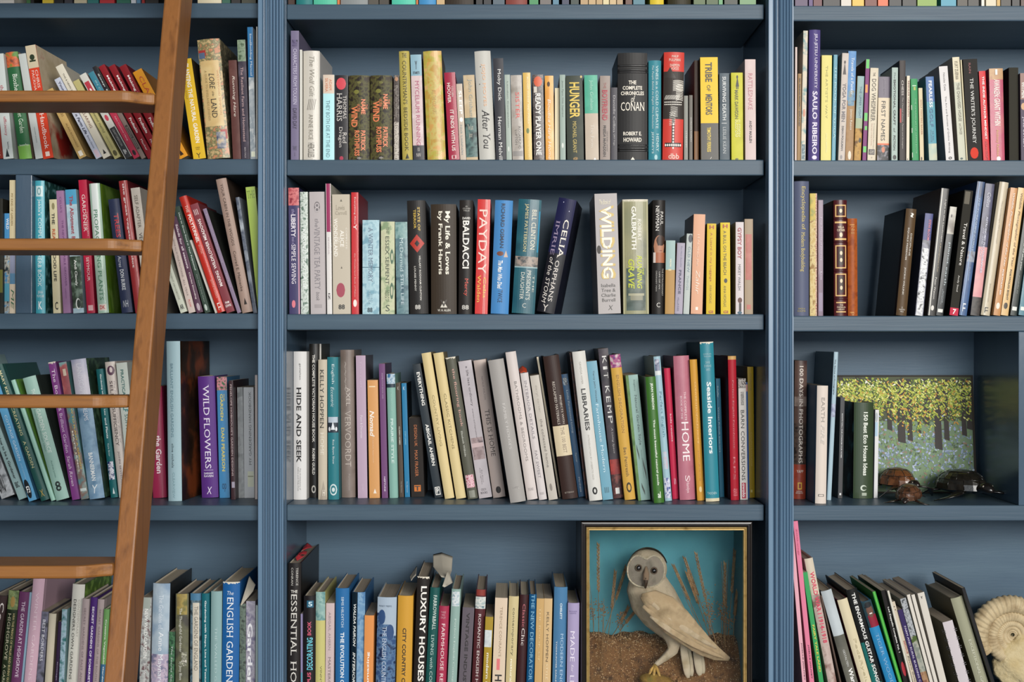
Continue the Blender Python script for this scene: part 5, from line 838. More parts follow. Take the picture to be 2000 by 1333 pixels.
# ------------------------------------------------------------------ small extras on books: ribbons, torn jackets
def find_book(word, n=0):
    return [o for o in bpy.data.objects if word in o.get('label', '')][n]
def sheet(name, rows, parent, m, nsub=5):
    """a curved sheet of paper or ribbon: rows of world points, same count each"""
    b = MB(); nv = len(rows) - 1; nu = len(rows[0]) - 1
    def fn(u, v):
        i = min(int(u * nu), nu - 1); j = min(int(v * nv), nv - 1); a = u * nu - i; c = v * nv - j
        a = a * a * (3 - 2 * a) if nu > 1 else a
        P = lambda q, w: Vector(rows[w][q])
        return (P(i, j) * (1 - a) + P(i + 1, j) * a) * (1 - c) + (P(i, j + 1) * (1 - a) + P(i + 1, j + 1) * a) * c
    b.grid(fn, nu * nsub, nv * nsub)
    o = b.build(name, m); bpy.context.view_layer.update()
    o.parent = parent; o.matrix_parent_inverse = parent.matrix_world.inverted()
    so = o.modifiers.new('thick', 'SOLIDIFY'); so.thickness = .0006
    return o
def Pt(px, py, s): return (X(px, s), s, Z(py, s))
bpy.context.view_layer.update()
PAPER = mat('white_paper', 'b8b1a2', .8); RIB = mat('red_ribbon', 'b0343c', .5)
e = find_book('red ribbon on top')
sheet('ribbon', [[Pt(577, 1090, .05), Pt(583, 1083, .06), Pt(592, 1088, .07)], [Pt(580, 1096, .04), Pt(588, 1092, .05), Pt(597, 1085, .06)]], e, RIB)
sheet('ribbon', [[Pt(593, 1069, .16), Pt(600, 1061, .17), Pt(607, 1066, .18)], [Pt(590, 1076, .12), Pt(600, 1072, .13), Pt(610, 1070, .15)]], e, RIB)
sheet('ribbon', [[Pt(583, 1081, .10), Pt(592, 1077, .11), Pt(600, 1078, .12)], [Pt(582, 1087, .08), Pt(590, 1083, .09), Pt(598, 1084, .10)]], e, RIB)
e = find_book('wide royal blue')
sheet('torn_jacket', [[Pt(487, 1126, .06), Pt(492, 1134, .05), Pt(499, 1143, .04)], [Pt(480, 1150, .03), Pt(485, 1155, .025), Pt(494, 1156, .03)], [Pt(470, 1182, .002), Pt(470.5, 1183, .002), Pt(471, 1184, .002)]], e, PAPER)
e = find_book('living with colour')
sheet('torn_jacket', [[Pt(846, 1084, .16), Pt(862, 1080, .165), Pt(884, 1088, .16)], [Pt(846, 1108, .12), Pt(866, 1112, .10), Pt(882, 1116, .12)], [Pt(862, 1128, .05), Pt(872, 1130, .05), Pt(877, 1130, .06)]], e, PAPER)
sheet('torn_jacket', [[Pt(874, 1116, .06), Pt(879, 1124, .05), Pt(884, 1139, .04)], [Pt(864, 1146, .02), Pt(868, 1148, .02), Pt(872, 1146, .02)]], e, PAPER)
e = find_book('bold white luxury')
sheet('torn_jacket', [[Pt(814, 1106, .10), Pt(808, 1114, .09), Pt(800, 1127, .06)], [Pt(812, 1124, .03), Pt(806, 1130, .03), Pt(803, 1135, .03)]], e, PAPER)
e = find_book('interior details')
sheet('ribbon', [[Pt(1013, 722, .16), Pt(1020, 715, .15), Pt(1028, 720, .14)], [Pt(1016, 730, .12), Pt(1023, 727, .12), Pt(1030, 729, .12)]], e, mat('orange_ribbon', 'c84a2c', .5))

# ------------------------------------------------------------------ owl display case
BLK = mat('black_lacquer', '17120f', .3, n=('1c1613', '241a14', 30, .2, (1, 1, 1)))
GOLD = mat('gold_slip', 'b89a5c', .38, metal=.35, n=('c8ac70', '94763c', 60, .25, (1, 1, 1)))
cx0, cx1 = X(1134.5), X(1470); cz1 = Z(1020); cz0 = Z(1392) + .0003; CD = .19
case = tag(empty('display_case', ((cx0 + cx1) / 2, .004, cz0)), 'black wooden glass-fronted case with gold slip, under the third shelf', 'display case')
co = Vector(case.location)
def cpart(b, name, m, **k):
    b.v = [tuple(Vector(v) - co) for v in b.v]
    return b.build(name, m, case, **k)
b = MB()
w = .0045
y0c, y1c = .012, CD
for q in ((cx0, cx0 + w, y0c, y1c, cz0, cz1), (cx1 - w, cx1, y0c, y1c, cz0, cz1), (cx0 + w, cx1 - w, y0c, y1c, cz1 - w, cz1), (cx0 + w, cx1 - w, y0c, y1c, cz0, cz0 + w)): b.box(*q)
cpart(b, 'case_box', BLK)
b = MB(); b.box(cx0 + w, cx1 - w, CD - .004, CD, cz0 + w, cz1 - w)
cpart(b, 'back_panel', mat('sky_blue_backing', '5fa0ac', .8, n=('5a9aa6', '68a8b2', 8, .25, (1, 1, 1)), spec=.1))
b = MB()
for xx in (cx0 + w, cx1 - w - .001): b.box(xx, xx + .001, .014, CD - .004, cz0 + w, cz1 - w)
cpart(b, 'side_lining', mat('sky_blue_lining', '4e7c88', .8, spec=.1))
def frame_ring(x0, x1, z0, z1, wd, prof, name, m):
    """mitred picture-frame moulding; prof = [(inset, y)]"""
    b = MB(); n = len(prof)
    corners = [(x0, z0, 1, 1), (x1, z0, -1, 1), (x1, z1, -1, -1), (x0, z1, 1, -1)]
    vs = [(cx + sx * i * wd, y, cz + sz * i * wd) for cx, cz, sx, sz in corners for i, y in prof]
    fs = []
    for c in range(4):
        d = (c + 1) % 4
        for k in range(n):
            k2 = (k + 1) % n
            fs.append((c * n + k, d * n + k, d * n + k2, c * n + k2))
    b.add(vs, fs)
    return cpart(b, name, m)
frame_ring(cx0, cx1, cz0, cz1, .0115, [(0, .014), (0, .004), (.12, .001), (.35, .0005), (.5, .003), (.62, .003), (.75, .0012), (.9, .002), (1, .004), (1, .014)], 'frame', BLK)
ix0, ix1, iz0, iz1 = cx0 + .0083, cx1 - .0125, cz0 + .0083, cz1 - .0125
frame_ring(cx0 + .0112, cx1 - .0112, cz0 + .0112, cz1 - .0112, .0062, [(0, .012), (0, .003), (.2, .0022), (.42, .0035), (.52, .0055), (.62, .0035), (.85, .003), (1, .005), (1, .012)], 'gold_slip', GOLD)
gm = bpy.data.materials.new('case_glass'); gm.use_nodes = True; gb = gm.node_tree.nodes['Principled BSDF']
gb.inputs['Transmission Weight'].default_value = 1; gb.inputs['Roughness'].default_value = 0; gb.inputs['IOR'].default_value = 1.15
gb.inputs['Base Color'].default_value = (1, 1, 1, 1)
b = MB(); b.box(cx0 + .012, cx1 - .012, .0085, .0100, cz0 + .012, cz1 - .012); cpart(b, 'glass_pane', gm)
# ground
gx0, gx1 = cx0 + w + .001, cx1 - w - .001
def gz(x, y):
    u = (x - gx0) / (gx1 - gx0); v = (y - .014) / (CD - .02)
    back = Z(1254, .14) - EYE; front = cz0 + .010 - EYE
    q = max(0, min(1, (v - .28) / .55)); h = front + (back - front) * (q * q * (3 - 2 * q))
    h += .012 * math.exp(-((u - .42) / .13) ** 2) * v + .010 * math.exp(-((u - .12) / .14) ** 2) + .006 * math.exp(-((u - .95) / .1) ** 2) * v
    h += .003 * math.sin(u * 23 + v * 7) + .002 * math.sin(u * 51 - v * 19)
    return EYE + h
b = MB()
b.grid(lambda u, v: (gx0 + (gx1 - gx0) * u, .014 + (CD - .02) * v, gz(gx0 + (gx1 - gx0) * u, .014 + (CD - .02) * v)), 60, 36)
b.add([(gx0, .014, cz0 + w), (gx1, .014, cz0 + w), (gx1, .014, gz(gx1, .014)), (gx0, .014, gz(gx0, .014))], [(0, 1, 2, 3)])
cpart(b, 'sandy_ground', mat('sandy_soil', '6a4a2a', .9, n=('84603a', '4c3420', 60, .2, (1, 1, 1)), bump=((500, 500, 500), .8, .002)))
b = MB(); chips = ['a87c50', 'c8a070', '6c4628', 'e0c8a0', '4c3420']
rc = random.Random(3)
for _ in range(9000):
    x = rc.uniform(gx0, gx1); y = rc.uniform(.016, CD - .008); z = gz(x, y); r = rc.uniform(.0006, .0017)
    p = Vector((x, y, z + r * .4)); a = Vector((rc.gauss(0, 1), rc.gauss(0, 1), rc.gauss(0, 1))).normalized()
    q = a.orthogonal().normalized(); t_ = a.cross(q)
    b.add([p + q * r, p - q * r * .6 + t_ * r, p - q * r * .5 - t_ * r * .8, p + a * r], [(0, 1, 2), (0, 3, 1), (1, 3, 2), (2, 3, 0)], rc.choice((0, 0, 1, 2, 2, 3, 4)) if rc.random() < .9 else 3)
ob = cpart(b, 'loose_gravel', [mat('chip_' + c, c, .6) for c in chips]); ob['kind'] = 'stuff'
# dried grasses: (root x, root y, tip x, tip y, distance from the front, thickness) in zoomed photo units
def zp(x, y): return 1120 + x / 4.126, 1010 + y / 4.126
STK = [(165, 1010, 122, 480, .15, 0), (205, 1000, 200, 212, .13, 1), (262, 1000, 338, 435, .12, 1), (236, 1010, 425, 400, .15, 1), (305, 1010, 440, 735, .155, 1), (345, 1010, 500, 760, .16, 1), (225, 1000, 245, 660, .10, 0),
       (1085, 980, 803, 385, .15, 1), (1140, 980, 893, 325, .155, 1), (1165, 980, 985, 285, .13, 1), (1110, 980, 912, 445, .15, 1), (1212, 985, 1192, 360, .13, 0), (1222, 985, 1222, 365, .12, 1), (1240, 985, 1300, 265, .14, 1), (1230, 985, 1250, 345, .15, 0), (1060, 970, 860, 560, .15, 0), (1290, 985, 1320, 600, .14, 1)]
STRAW = mat('dried_grass', '8c6c48', .8, n=('9c7c54', '6c4c30', 90, .2, (1, 1, 1)))
STRAW2 = mat('dried_seed_head', '96744c', .85, n=('ac8a5c', '70502f', 120, .2, (1, 1, 1)))
for (rx, ry, tx, ty, s, head) in STK:
    a = zp(rx, ry); c = zp(tx, ty)
    p0 = Vector(Pt(a[0], a[1], s)); p2 = Vector(Pt(c[0], c[1], s)); p0.z = gz(max(gx0, min(gx1, p0.x)), s) - .002
    pm = (p0 + p2) / 2 + Vector((.004 * rc.uniform(-1, 1), .004, 0))
    b = MB(); cur = [p0 * (1 - t_) ** 2 + pm * 2 * t_ * (1 - t_) + p2 * t_ * t_ for t_ in [k / 12 for k in range(13)]]
    b.tube(cur, [.0009 - .0005 * k / 12 for k in range(13)], 5)
    if head:
        b2 = MB(); n_ = 26
        for k in range(n_):
            t_ = .52 + .47 * k / n_; p = p0 * (1 - t_) ** 2 + pm * 2 * t_ * (1 - t_) + p2 * t_ * t_
            d = (p2 - pm).normalized(); sd = 1 if k % 2 else -1
            o_ = d.cross(Vector((0, 1, 0))).normalized() * sd * .0016 + Vector((0, rc.uniform(-.001, .001), 0))
            tip = p + d * .009 + o_ * 1.6
            b.tube([p, p + o_ + d * .003, tip], [.0005, .0017, .0003], 5, 0)
    ob = cpart(b, 'grass_stalk', STRAW)
    if head:
        b2 = b2 if b2.v else None
        ob.data.materials.append(STRAW2)
for (gx, gy, s) in ((1090, 700, .11), (1100, 800, .12), (240, 740, .11), (1190, 760, .13), (160, 760, .14), (380, 820, .12), (1250, 830, .12)):
    a = zp(gx, gy); b = MB(); c0 = Vector(Pt(a[0], a[1], s)); root_ = Vector((c0.x, s, gz(max(gx0, min(gx1, c0.x)), s)))
    b.tube([root_, (root_ + c0) / 2 + Vector((.001, 0, 0)), c0], .0006, 5)
    for _ in range(46):
        p = c0 + Vector((rc.gauss(0, .0065), rc.gauss(0, .004), rc.gauss(0, .012))); d = Vector((rc.gauss(0, 1), rc.gauss(0, 1), rc.gauss(0, 1))).normalized() * .0022
        b.tube([p - d, p, p + d], [.0003, .0012, .0003], 5)
    cpart(b, 'dried_weed', STRAW)

# ------------------------------------------------------------------ barn owl (stuffed)
owl = tag(empty('owl', (X(1290, .09), .09, Z(1300, .09))), 'stuffed pale barn owl with grey face standing inside the glass case', 'owl')
oo = Vector(owl.location)
FEA = mat('owl_pale_feathers', 'b3a288', .9, n=('c0b298', '94805f', 45, .3, (1, 1, 1)), bump=((420, 420, 160), .7, .0015))
def op(x, y, s): a = zp(x, y); return Vector(Pt(a[0], a[1], s)) - oo
def ell(b, c, rx, ry, rz, tilt=0, nu=24, nv=16, mi=0):
    Rm = Matrix.Rotation(tilt, 3, 'Y')
    def fn(u, v):
        th = 2 * PI * u; ph = PI * v
        return c + Rm @ Vector((rx * math.sin(ph) * math.cos(th), ry * math.sin(ph) * math.sin(th), rz * math.cos(ph)))
    b.grid(fn, nu, nv, mi, True, True)
u_ = 1 / 4.126 / F * (D + .09)     # metres per zoomed unit at the owl
b = MB()
ell(b, op(592, 420, .085), 163 * u_, 135 * u_, 158 * u_)
b.tube([op(600, 470, .09), op(600, 560, .09), op(640, 660, .092), op(710, 760, .095), op(800, 860, .10), op(900, 950, .105), op(1000, 1030, .11), op(1080, 1080, .115)],
       [(140 * u_, 100 * u_), (178 * u_, 130 * u_), (192 * u_, 155 * u_), (180 * u_, 160 * u_), (150 * u_, 135 * u_), (110 * u_, 100 * u_), (70 * u_, 60 * u_), (22 * u_, 22 * u_)], 22)
b.tube([op(770, 900, .085), op(810, 1000, .075), op(800, 1080, .07), op(720, 1150, .066), op(660, 1195, .064)], [90 * u_, 66 * u_, 44 * u_, 28 * u_, 20 * u_], 14)
body = b.build('body', FEA, owl)
rm = body.modifiers.new('join', 'REMESH'); rm.mode = 'VOXEL'; rm.voxel_size = .0021; rm.use_smooth_shade = True
smm = body.modifiers.new('soft', 'SMOOTH'); smm.iterations = 6; smm.factor = .6
# facial disc: heart of two shallow dishes
b = MB(); fc = op(588, 440, .05); fy = -152 * u_ + (.085 - oo.y)
def disc(u, v):
    th = 2 * PI * u; r = v
    x = math.sin(th); z = math.cos(th)
    R_ = 142 + 18 * abs(x) - 46 * max(0, z) ** 12 * 1.0 + (-16 if z < -.5 else 0) * (abs(z) - .5)
    X_ = R_ * r * x * .93; Z_ = R_ * r * z * .98
    y = fy + (.33 * (X_ * X_ + Z_ * Z_) / 150 + 9 * math.sin(PI * min(1, abs(X_) / 110))) * u_
    return Vector((fc.x + X_ * u_, y, fc.z + Z_ * u_))
b.grid(disc, 40, 12, 0, True, True)
b.build('facial_disc', mat('owl_face_grey', '827a6e', .95, n=('8e8678', '665e52', 50, .25, (1, 1, 1)), bump=((600, 600, 600), .5, .001)), owl)
b = MB(); rim = [disc(k / 40, 1.0) + Vector((0, -.0006, 0)) for k in range(41)]
b.tube(rim, 7 * u_, 8, caps=False)
b.build('face_ruff', mat('owl_ruff', 'b4a88e', .9, n=('c4baa2', '8c7c60', 200, .2, (1, 1, 1))), owl)
EY = mat('owl_eye', '0c0908', .08, coat=1)
for ex, ey in ((524, 410), (648, 432)):
    b = MB(); p = op(ex, ey, .052); p.y = fy + 4 * u_; ell(b, p, 20 * u_, 14 * u_, 21 * u_, 0, 16, 10); b.build('eye', EY, owl)
    b = MB(); b.tube([p + Vector((23 * u_ * math.cos(k / 16 * 2 * PI), -2 * u_, 24 * u_ * math.sin(k / 16 * 2 * PI))) for k in range(17)], 6 * u_, 6, caps=False)
    b.build('eyelid', mat('owl_lid', '5c4c3c', .8), owl)
b = MB(); ch = op(599, 418, .088)
def crown(u, v):
    th = PI * (.02 + .96 * u); ph = PI * (.02 + .40 * v)
    return ch + Vector((163 * u_ * math.sin(ph) * math.cos(th), 138 * u_ * (math.cos(th - .0) * 0 + math.sin(ph) * math.sin(th)) * (1 if 1 else 0), 172 * u_ * math.cos(ph)))
b.grid(crown, 24, 12); b.build('crown_feathers', mat('owl_crown', '6e6454', .95, n=('7c7262', '544a3c', 50, .25, (1, 1, 1)), bump=((500, 500, 500), .6, .001)), owl)
b = MB(); n0 = op(585, 400, .05); n1 = op(578, 500, .05); n2 = op(576, 575, .05)
n0.y = fy - 2 * u_; n1.y = fy - 34 * u_; n2.y = fy - 20 * u_
b.tube([n0, (n0 + n1) / 2 + Vector((0, -10 * u_, 0)), n1], [(9 * u_, 9 * u_), (26 * u_, 20 * u_), (24 * u_, 22 * u_)], 12)
b.build('nose_bridge', mat('owl_bridge', '8c7660', .95, bump=((500, 500, 500), .5, .001)), owl)
b = MB(); b.tube([n1 + Vector((0, 0, 14 * u_)), n1 + Vector((0, -8 * u_, -20 * u_)), n2 + Vector((0, 0, 12 * u_)), n2], [20 * u_, 17 * u_, 10 * u_, 2 * u_], 12)
b.build('beak', mat('owl_beak', '4a3a2a', .4), owl)
# wing: overlapping long feathers
WG = mat('owl_wing', 'a88f6a', .9, n=('bca582', '84704f', 34, .3, (1, 1, 1)), bump=((300, 300, 300), .7, .0014))
b = MB()
b.tube([op(545, 640, .03), op(620, 660, .028), op(720, 740, .027), op(830, 850, .030), op(940, 950, .036), op(1060, 1050, .045), op(1160, 1110, .055), op(1255, 1148, .062)],
       [(20 * u_, 10 * u_), (78 * u_, 34 * u_), (120 * u_, 44 * u_), (124 * u_, 42 * u_), (104 * u_, 34 * u_), (78 * u_, 24 * u_), (52 * u_, 14 * u_), (16 * u_, 5 * u_)], 24, ref=(0, 1, 0))
b.build('wing', WG, owl)
WG2 = mat('owl_wing_pale', 'b8a482', .9, n=('c8b698', '9c8660', 40, .3, (1, 1, 1)), bump=((300, 300, 300), .7, .0014))
feat = [((560, 720), (760, 900), (1130, 1090), 22, .0145), ((620, 800), (840, 980), (1180, 1125), 24, .015), ((700, 850), (900, 1020), (1215, 1140), 24, .0165), ((640, 700), (860, 900), (1150, 1060), 24, .0145), ((700, 690), (900, 850), (1110, 1010), 24, .0155)]
for i, (p0, p1, p2, wd, s) in enumerate(feat):
    b = MB(); A, B_, C_ = op(*p0, s + .004), op(*p1, s), op(*p2, s + .03)
    pts = [A * (1 - t_) ** 2 + B_ * 2 * t_ * (1 - t_) + C_ * t_ * t_ for t_ in [k / 10 for k in range(11)]]
    b.tube(pts, [(wd * u_ * max(.15, math.sin(PI * min(.96, .12 + .84 * k / 10)) ** .5), 5 * u_) for k in range(11)], 10, ref=(0, 1, 0))
    b.build('wing_feather', (WG, WG2)[i % 2], owl)
TF = mat('owl_tail', 'bdb096', .9, n=('c8bca2', 'a08e6c', 30, .3, (1, 1, 1)), bump=((420, 420, 60), .6, .001))
for (x0, y0, x1, y1, wd, s) in ((880, 1000, 925, 1300, 34, .085), (915, 1010, 955, 1285, 26, .092), (985, 1060, 1020, 1280, 34, .095), (1020, 1080, 1048, 1265, 24, .10)):
    b = MB(); A = op(x0, y0, s); C_ = op(x1, y1, s - .01)
    b.tube([A.lerp(C_, k / 8) for k in range(9)], [(wd * u_ * (.7 + .3 * math.sin(PI * k / 8) if k < 8 else .35), 7 * u_) for k in range(9)], 10, ref=(0, 1, 0))
    b.build('tail_feather', TF, owl)
TL = mat('owl_talon', 'b08c44', .5, n=('c09a50', '7c5c30', 100, .2, (1, 1, 1)))
b = MB(); f0 = op(655, 1200, .062)
for dx_, dz_, dy_ in ((-62, -85, -.012), (-20, -105, -.018), (40, -95, -.016), (20, -60, .012)):
    p1 = f0 + Vector((dx_ * .5 * u_, dy_ * .6, dz_ * .3 * u_)); p2 = f0 + Vector((dx_ * u_, dy_, dz_ * u_))
    b = MB(); b.tube([f0, p1, p2], [15 * u_, 13 * u_, 8 * u_], 8); b.tube([p2, p2 + Vector((dx_ * .15 * u_, -.002, -12 * u_)), p2 + Vector((dx_ * .2 * u_, -.002, -30 * u_))], [8 * u_, 6 * u_, 1 * u_], 7, mi=1)
    b.build('toe', [TL, mat('owl_claw', '2a2018', .35)], owl)
b = MB(); ell(b, op(680, 1330, .055), 150 * u_, 90 * u_, 60 * u_, .2)
ob = b.build('mossy_rock', mat('mossy_rock', '7c5c2c', .9, n=('9c7c34', '5c6430', 30, .2, (1, 1, 1)), bump=((300, 300, 300), .8, .003)), owl)

# ------------------------------------------------------------------ woodland painting leaning at the back of the right bay
pt0 = Vector(Pt(1638, 988, .20)); pw = X(1903, .222) - pt0.x; pz0 = Z(988) + .0003; ph = Z(732, .232) - pz0
pa = math.atan2(.026, ph)
pic = tag(empty('painting', (pt0.x, .205, pz0), (-pa, 0, 0)), 'unframed woodland painting with bluebells leaning behind the third shelf books', 'painting')
b = MB(); b.box(0, pw, 0, .015, 0, ph)
b.build('canvas', mat('canvas_edge', '2e2820', .8), pic)
rp = random.Random(11)
cols = {'dark': '2c2c1c', 'trunk': '211812', 'g1': '8aa030', 'g2': 'b8bc40', 'g3': '56702a', 'g4': 'dcdc84', 'g5': 'c08c34', 'b1': '8c9cb8', 'b2': 'acb8d0', 'b3': '6c8464', 'b4': '74925c', 'b5': '465c3c', 'b6': '8c7460', 'w': 'e8e8d8', 'o': '3c4424', 'f': '6c8090'}
keys = list(cols); pm_ = [mat('oil_' + cols[k], cols[k], .6, bump=((700, 700, 700), .3, .0005)) for k in keys]; ki = {k: i for i, k in enumerate(keys)}
b = MB()
def Q(zx, zy):       # zoomed photo units to canvas metres
    return (zx - 362) / 981 * pw, ph * (1 - (zy - 268) / 950)
lay = [-.0004]; base_lay = [-.0008]
def quad(P, k):
    b.add([(x, lay[0], z) for x, z in P], [tuple(range(len(P)))], ki[k])
def rect(x0, y0, x1, y1, k): a = Q(x0, y0); c = Q(x1, y1); quad([(a[0], c[1]), (c[0], c[1]), (c[0], a[1]), (a[0], a[1])], k)
rect(370, 282, 1326, 640, 'o'); rect(370, 640, 1326, 1205, 'b3')
lay[0] = -.0008
def dab(zx, zy, l, w_, ang, k):
    if not 376 < zx < 1320 or not 286 < zy < 1200: return
    x, z = Q(zx, zy); sc = pw / 981; c, s_ = math.cos(ang), math.sin(ang); pts = []
    for i in range(7):
        t_ = 2 * PI * i / 7; px_, pz_ = l * math.cos(t_), w_ * math.sin(t_)
        X_, Z_ = x + (px_ * c - pz_ * s_) * sc, z + (px_ * s_ + pz_ * c) * sc
        pts.append((min(max(X_, .004), pw - .004), min(max(Z_, .003), ph - .004)))
    lay[0] = base_lay[0] - rp.random() * .0006
    quad(pts, k)
for _ in range(1800): dab(rp.uniform(236, 1326), rp.triangular(560, 1200, 900), rp.uniform(6, 15), rp.uniform(4, 8), rp.uniform(0, PI), rp.choice(['b1', 'b1', 'b2', 'b3', 'b4', 'b4', 'b5', 'b6', 'f', 'f']))
for _ in range(500): dab(rp.uniform(236, 1326), rp.uniform(290, 640), rp.uniform(8, 18), rp.uniform(5, 9), rp.uniform(0, PI), rp.choice(['dark', 'g3', 'o', 'g1']))
lay[0] = -.0016
for x, w_, y0, y1 in ((402, 26, 282, 460), (520, 24, 282, 470), (610, 18, 282, 520), (740, 26, 430, 705), (822, 46, 300, 805), (882, 28, 300, 790), (950, 14, 520, 725), (1000, 32, 300, 660), (1082, 44, 400, 860), (1142, 28, 300, 785), (1267, 26, 300, 750), (1306, 30, 300, 700)):
    a = [Q(x - w_ / 2, y0), Q(x - w_ / 2 - 2, (y0 + y1) / 2), Q(x - w_ / 2 - 4, y1), Q(x + w_ / 2 + 5, y1 + 14), Q(x + w_ / 2, (y0 + y1) / 2), Q(x + w_ / 2, y0)]
    quad(a, 'trunk')
base_lay[0] = -.0018
for _ in range(3400):
    zx = rp.uniform(236, 1326); lim = 640 + 130 * math.exp(-((zx - 960) / 170) ** 2) + 30 * math.sin(zx / 60); zy = rp.triangular(288, lim, 420)
    near = any(abs(zx - q) < 22 for q in (740, 822, 882, 1000, 1082, 1142, 1267, 1306, 400, 520, 610))
    if near and zy > 400 and rp.random() < .5: continue
    k = rp.choice(['g1', 'g1', 'g2', 'g2', 'g3', 'g3', 'g4', 'g5'] + (['w'] if zy < 360 else []) + (['g2', 'g4'] if zy < 470 else ['g5', 'g2']))
    dab(zx, zy, rp.uniform(6, 13), rp.uniform(3, 6), rp.choice((-1, -1, 1)) * rp.uniform(.5, 1.1) + PI / 2 * 0, k)
po = b.build('painted_scene', pm_, pic)

# ------------------------------------------------------------------ carved turtles
def turtle(name, px, py, s, L, rz, shell_c, body_c, label, lift=0.0, pitch=0.0, hump=.42):
    """px,py = where its middle rests on the shelf; L = shell length"""
    z0 = Z(988) + .0004
    root = tag(empty(name, (X(px, s), s, z0), (0, 0, rz)), label, 'turtle')
    SH = mat('shell_' + shell_c, shell_c, .28, n=(shell_c, darker(shell_c, .45), 60, .2, (1, 1, 1)), bump=((200, 200, 200), .5, .001), coat=.3)
    BD = mat('turtle_' + body_c, body_c, .25, n=(body_c, darker(body_c, 1.6), 80, .2, (1, 1, 1)), coat=.4)
    Rm = Matrix.Translation((0, 0, lift)) @ Matrix.Rotation(pitch, 4, 'X')
    # local: head towards -y
    a, c, hgt = L * .40, L * .5, L * hump
    base = L * .12
    def dome(u, v):
        th = 2 * PI * u; r = math.sin(v * PI / 2); hh = math.cos(v * PI / 2) ** .8
        k = 1 + .035 * math.cos(10 * th) * (v > .8); yy = -c * r * math.cos(th) * (1 + .12 * (math.cos(th) > .9) * r)
        return Rm @ Vector((a * r * math.sin(th) * k, yy * k, base + hgt * hh))
    b = MB(); b.grid(dome, 20, 7, 0, False, True)
    b.grid(lambda u, v: Rm @ Vector((a * .97 * v * math.sin(2 * PI * u), -c * .97 * v * math.cos(2 * PI * u), base - L * .07 * math.sqrt(max(0, 1 - v * v)))), 20, 5, 1, True, True)
    b.build('shell', [SH, BD], root)
    b = MB()
    for v in (.34, .70):
        b.tube([dome(k / 40, v) + Vector((0, 0, .0002)) for k in range(41)], L * .008, 5, caps=False)
    for k in range(10):
        b.tube([dome(k / 10 + .05, vv) + Vector((0, 0, .0002)) for vv in (.34, .45, .58, .7)], L * .007, 5)
        b.tube([dome(k / 10, vv) + Vector((0, 0, .0002)) for vv in (.7, .85, .99)], L * .007, 5)
    b.build('shell_seams', BD, root)
    b = MB(); T = lambda x, y, z: Rm @ Vector((x * L, y * L, z * L))
    b.tube([T(0, -.40, .13), T(0, -.52, .15), T(0, -.62, .19), T(0, -.73, .20), T(0, -.83, .16), T(0, -.87, .14)], [(.09 * L, .08 * L), (.075 * L, .07 * L), (.10 * L, .085 * L), (.115 * L, .095 * L), (.07 * L, .06 * L), (.02 * L, .02 * L)], 14, ref=(0, 0, 1))
    hd = b.build('head', BD, root)
    for sx in (-1, 1):
        b = MB(); ell(b, T(.085 * sx, -.74, .225), .022 * L, .022 * L, .022 * L, 0, 10, 8); e_ = b.build('eye', mat('turtle_eye', 'b0a898', .3), hd)
    for sx in (-1, 1):
        b = MB(); b.tube([T(.22 * sx, -.32, .10), T(.44 * sx, -.50, .085), T(.62 * sx, -.50, .03), T(.80 * sx, -.34, -lift / L + .018)], [(.085 * L, .04 * L), (.10 * L, .028 * L), (.085 * L, .02 * L), (.02 * L, .008 * L)], 12, ref=(0, 0, 1)); b.build('flipper', BD, root)
        b = MB(); b.tube([T(.20 * sx, .32, .09), T(.34 * sx, .46, .05), T(.42 * sx, .60, -lift / L + .018)], [(.07 * L, .035 * L), (.075 * L, .022 * L), (.03 * L, .01 * L)], 12, ref=(0, 0, 1)); b.build('flipper', BD, root)
    b = MB(); b.tube([T(0, .46, .1), T(0, .56, .08), T(0, .62, .05)], [.03 * L, .02 * L, .004 * L], 8); b.build('tail', BD, root)
    return root
turtle('carved_turtle', 1752, 955, .150, .082, .35, '6c4326', '1c1512', 'brown-shelled carved turtle in front of the painting, behind the smallest one', lift=.016)
turtle('carved_turtle', 1775, 978, .055, .062, -.45, '5c3c28', '241a16', 'smallest carved wooden turtle nearest the shelf edge', lift=.003, pitch=.16)
turtle('carved_turtle', 1877, 970, .125, .115, .30, '1f1c16', '14110f', 'largest near-black carved turtle at the right of the painting', lift=.006, hump=.34)

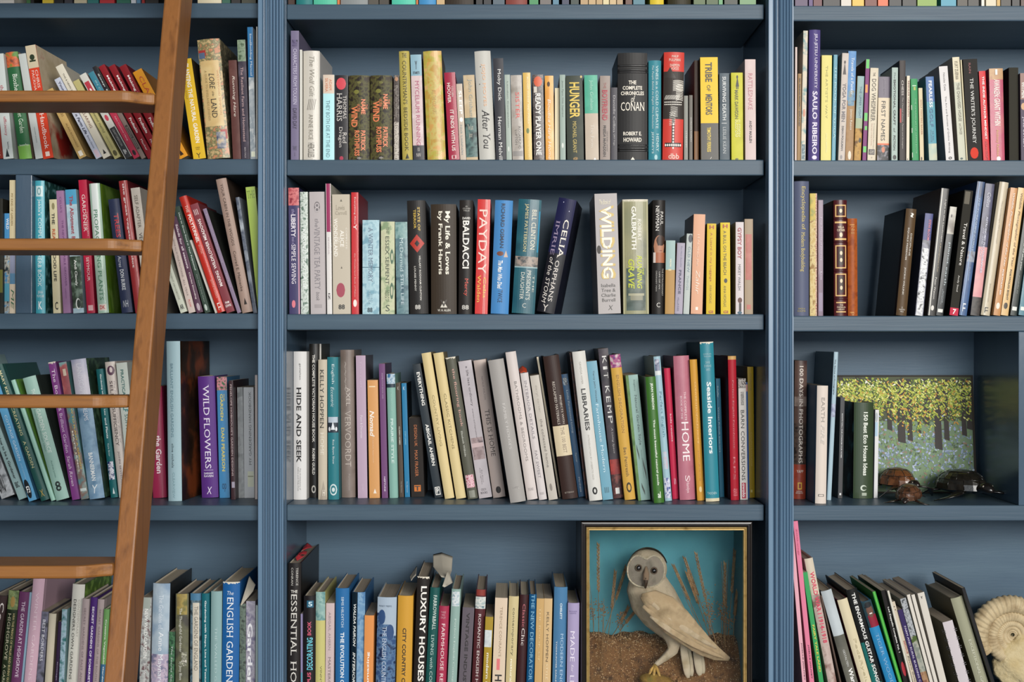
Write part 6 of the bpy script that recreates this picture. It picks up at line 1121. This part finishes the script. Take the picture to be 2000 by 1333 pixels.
# ------------------------------------------------------------------ ammonite
am = tag(empty('ammonite', (X(1978, .15), .15, Z(1392) + .0003)), 'cream ribbed ammonite fossil set in rock at the right frame edge', 'fossil')
ao = Vector(am.location); ctr = Vector(Pt(1978, 1241, .15)) - ao; Rc = 70 / F * (D + .15)
b = MB(); turns = 6; rp_ = 44; per = 6; n_ = turns * rp_ * per; seg = 14; vs = []
for i in range(n_ + 1):
    th = -2 * PI * i / (rp_ * per); k = 1.62 ** (-i / (rp_ * per)); R0 = Rc * k
    ph_ = (i % per) / per * 2 * PI; rib = .5 + .5 * math.cos(ph_)
    dr = Vector((math.cos(th - 2.6), 0, math.sin(th - 2.6)))
    for j in range(seg):
        a_ = 2 * PI * j / seg; rr = R0 * .272 * (1 + .15 * rib * (1 if math.cos(a_) > -.3 else .4))
        # ribs sweep forward over the outer rim
        sw = .045 * (math.cos(a_)) ; t2 = th - 2.6 - sw
        d2 = Vector((math.cos(t2), 0, math.sin(t2)))
        vs.append(ctr + d2 * (R0 + rr * math.cos(a_)) + Vector((0, -rr * .95 * math.sin(a_) - R0 * .10 * 0, 0)))
fs = [(i * seg + j, i * seg + (j + 1) % seg, (i + 1) * seg + (j + 1) % seg, (i + 1) * seg + j) for i in range(n_) for j in range(seg)]
fs.append(tuple(range(seg)))
b.add(vs, fs, 0, True)
b.build('shell', mat('ammonite_stone', 'b8a27c', .75, n=('c8b692', '8c7450', 30, .28, (1, 1, 1)), bump=((300, 300, 300), .5, .0012)), am)
b = MB(); rk = random.Random(5)
def rock(u, v):
    th = 2 * PI * u; ph_ = PI * v; n3 = .012 * math.sin(3 * th + 2 * ph_) + .008 * math.sin(7 * th - 5 * ph_) + .005 * math.sin(13 * th + 11 * ph_)
    r = 1 + n3 * 6
    z = .062 * r * math.cos(ph_) + .060
    return Vector((.066 * r * math.sin(ph_) * math.cos(th) + .031, .030 * r * math.sin(ph_) * math.sin(th) + .010, max(z, 0)))
b.grid(rock, 40, 26, 0, True, True)
b.build('rock_base', mat('cream_rock', 'c0ab7c', .85, n=('cebd94', 'a08444', 22, .25, (1, 1, 1)), bump=((160, 160, 160), .8, .003)), am)
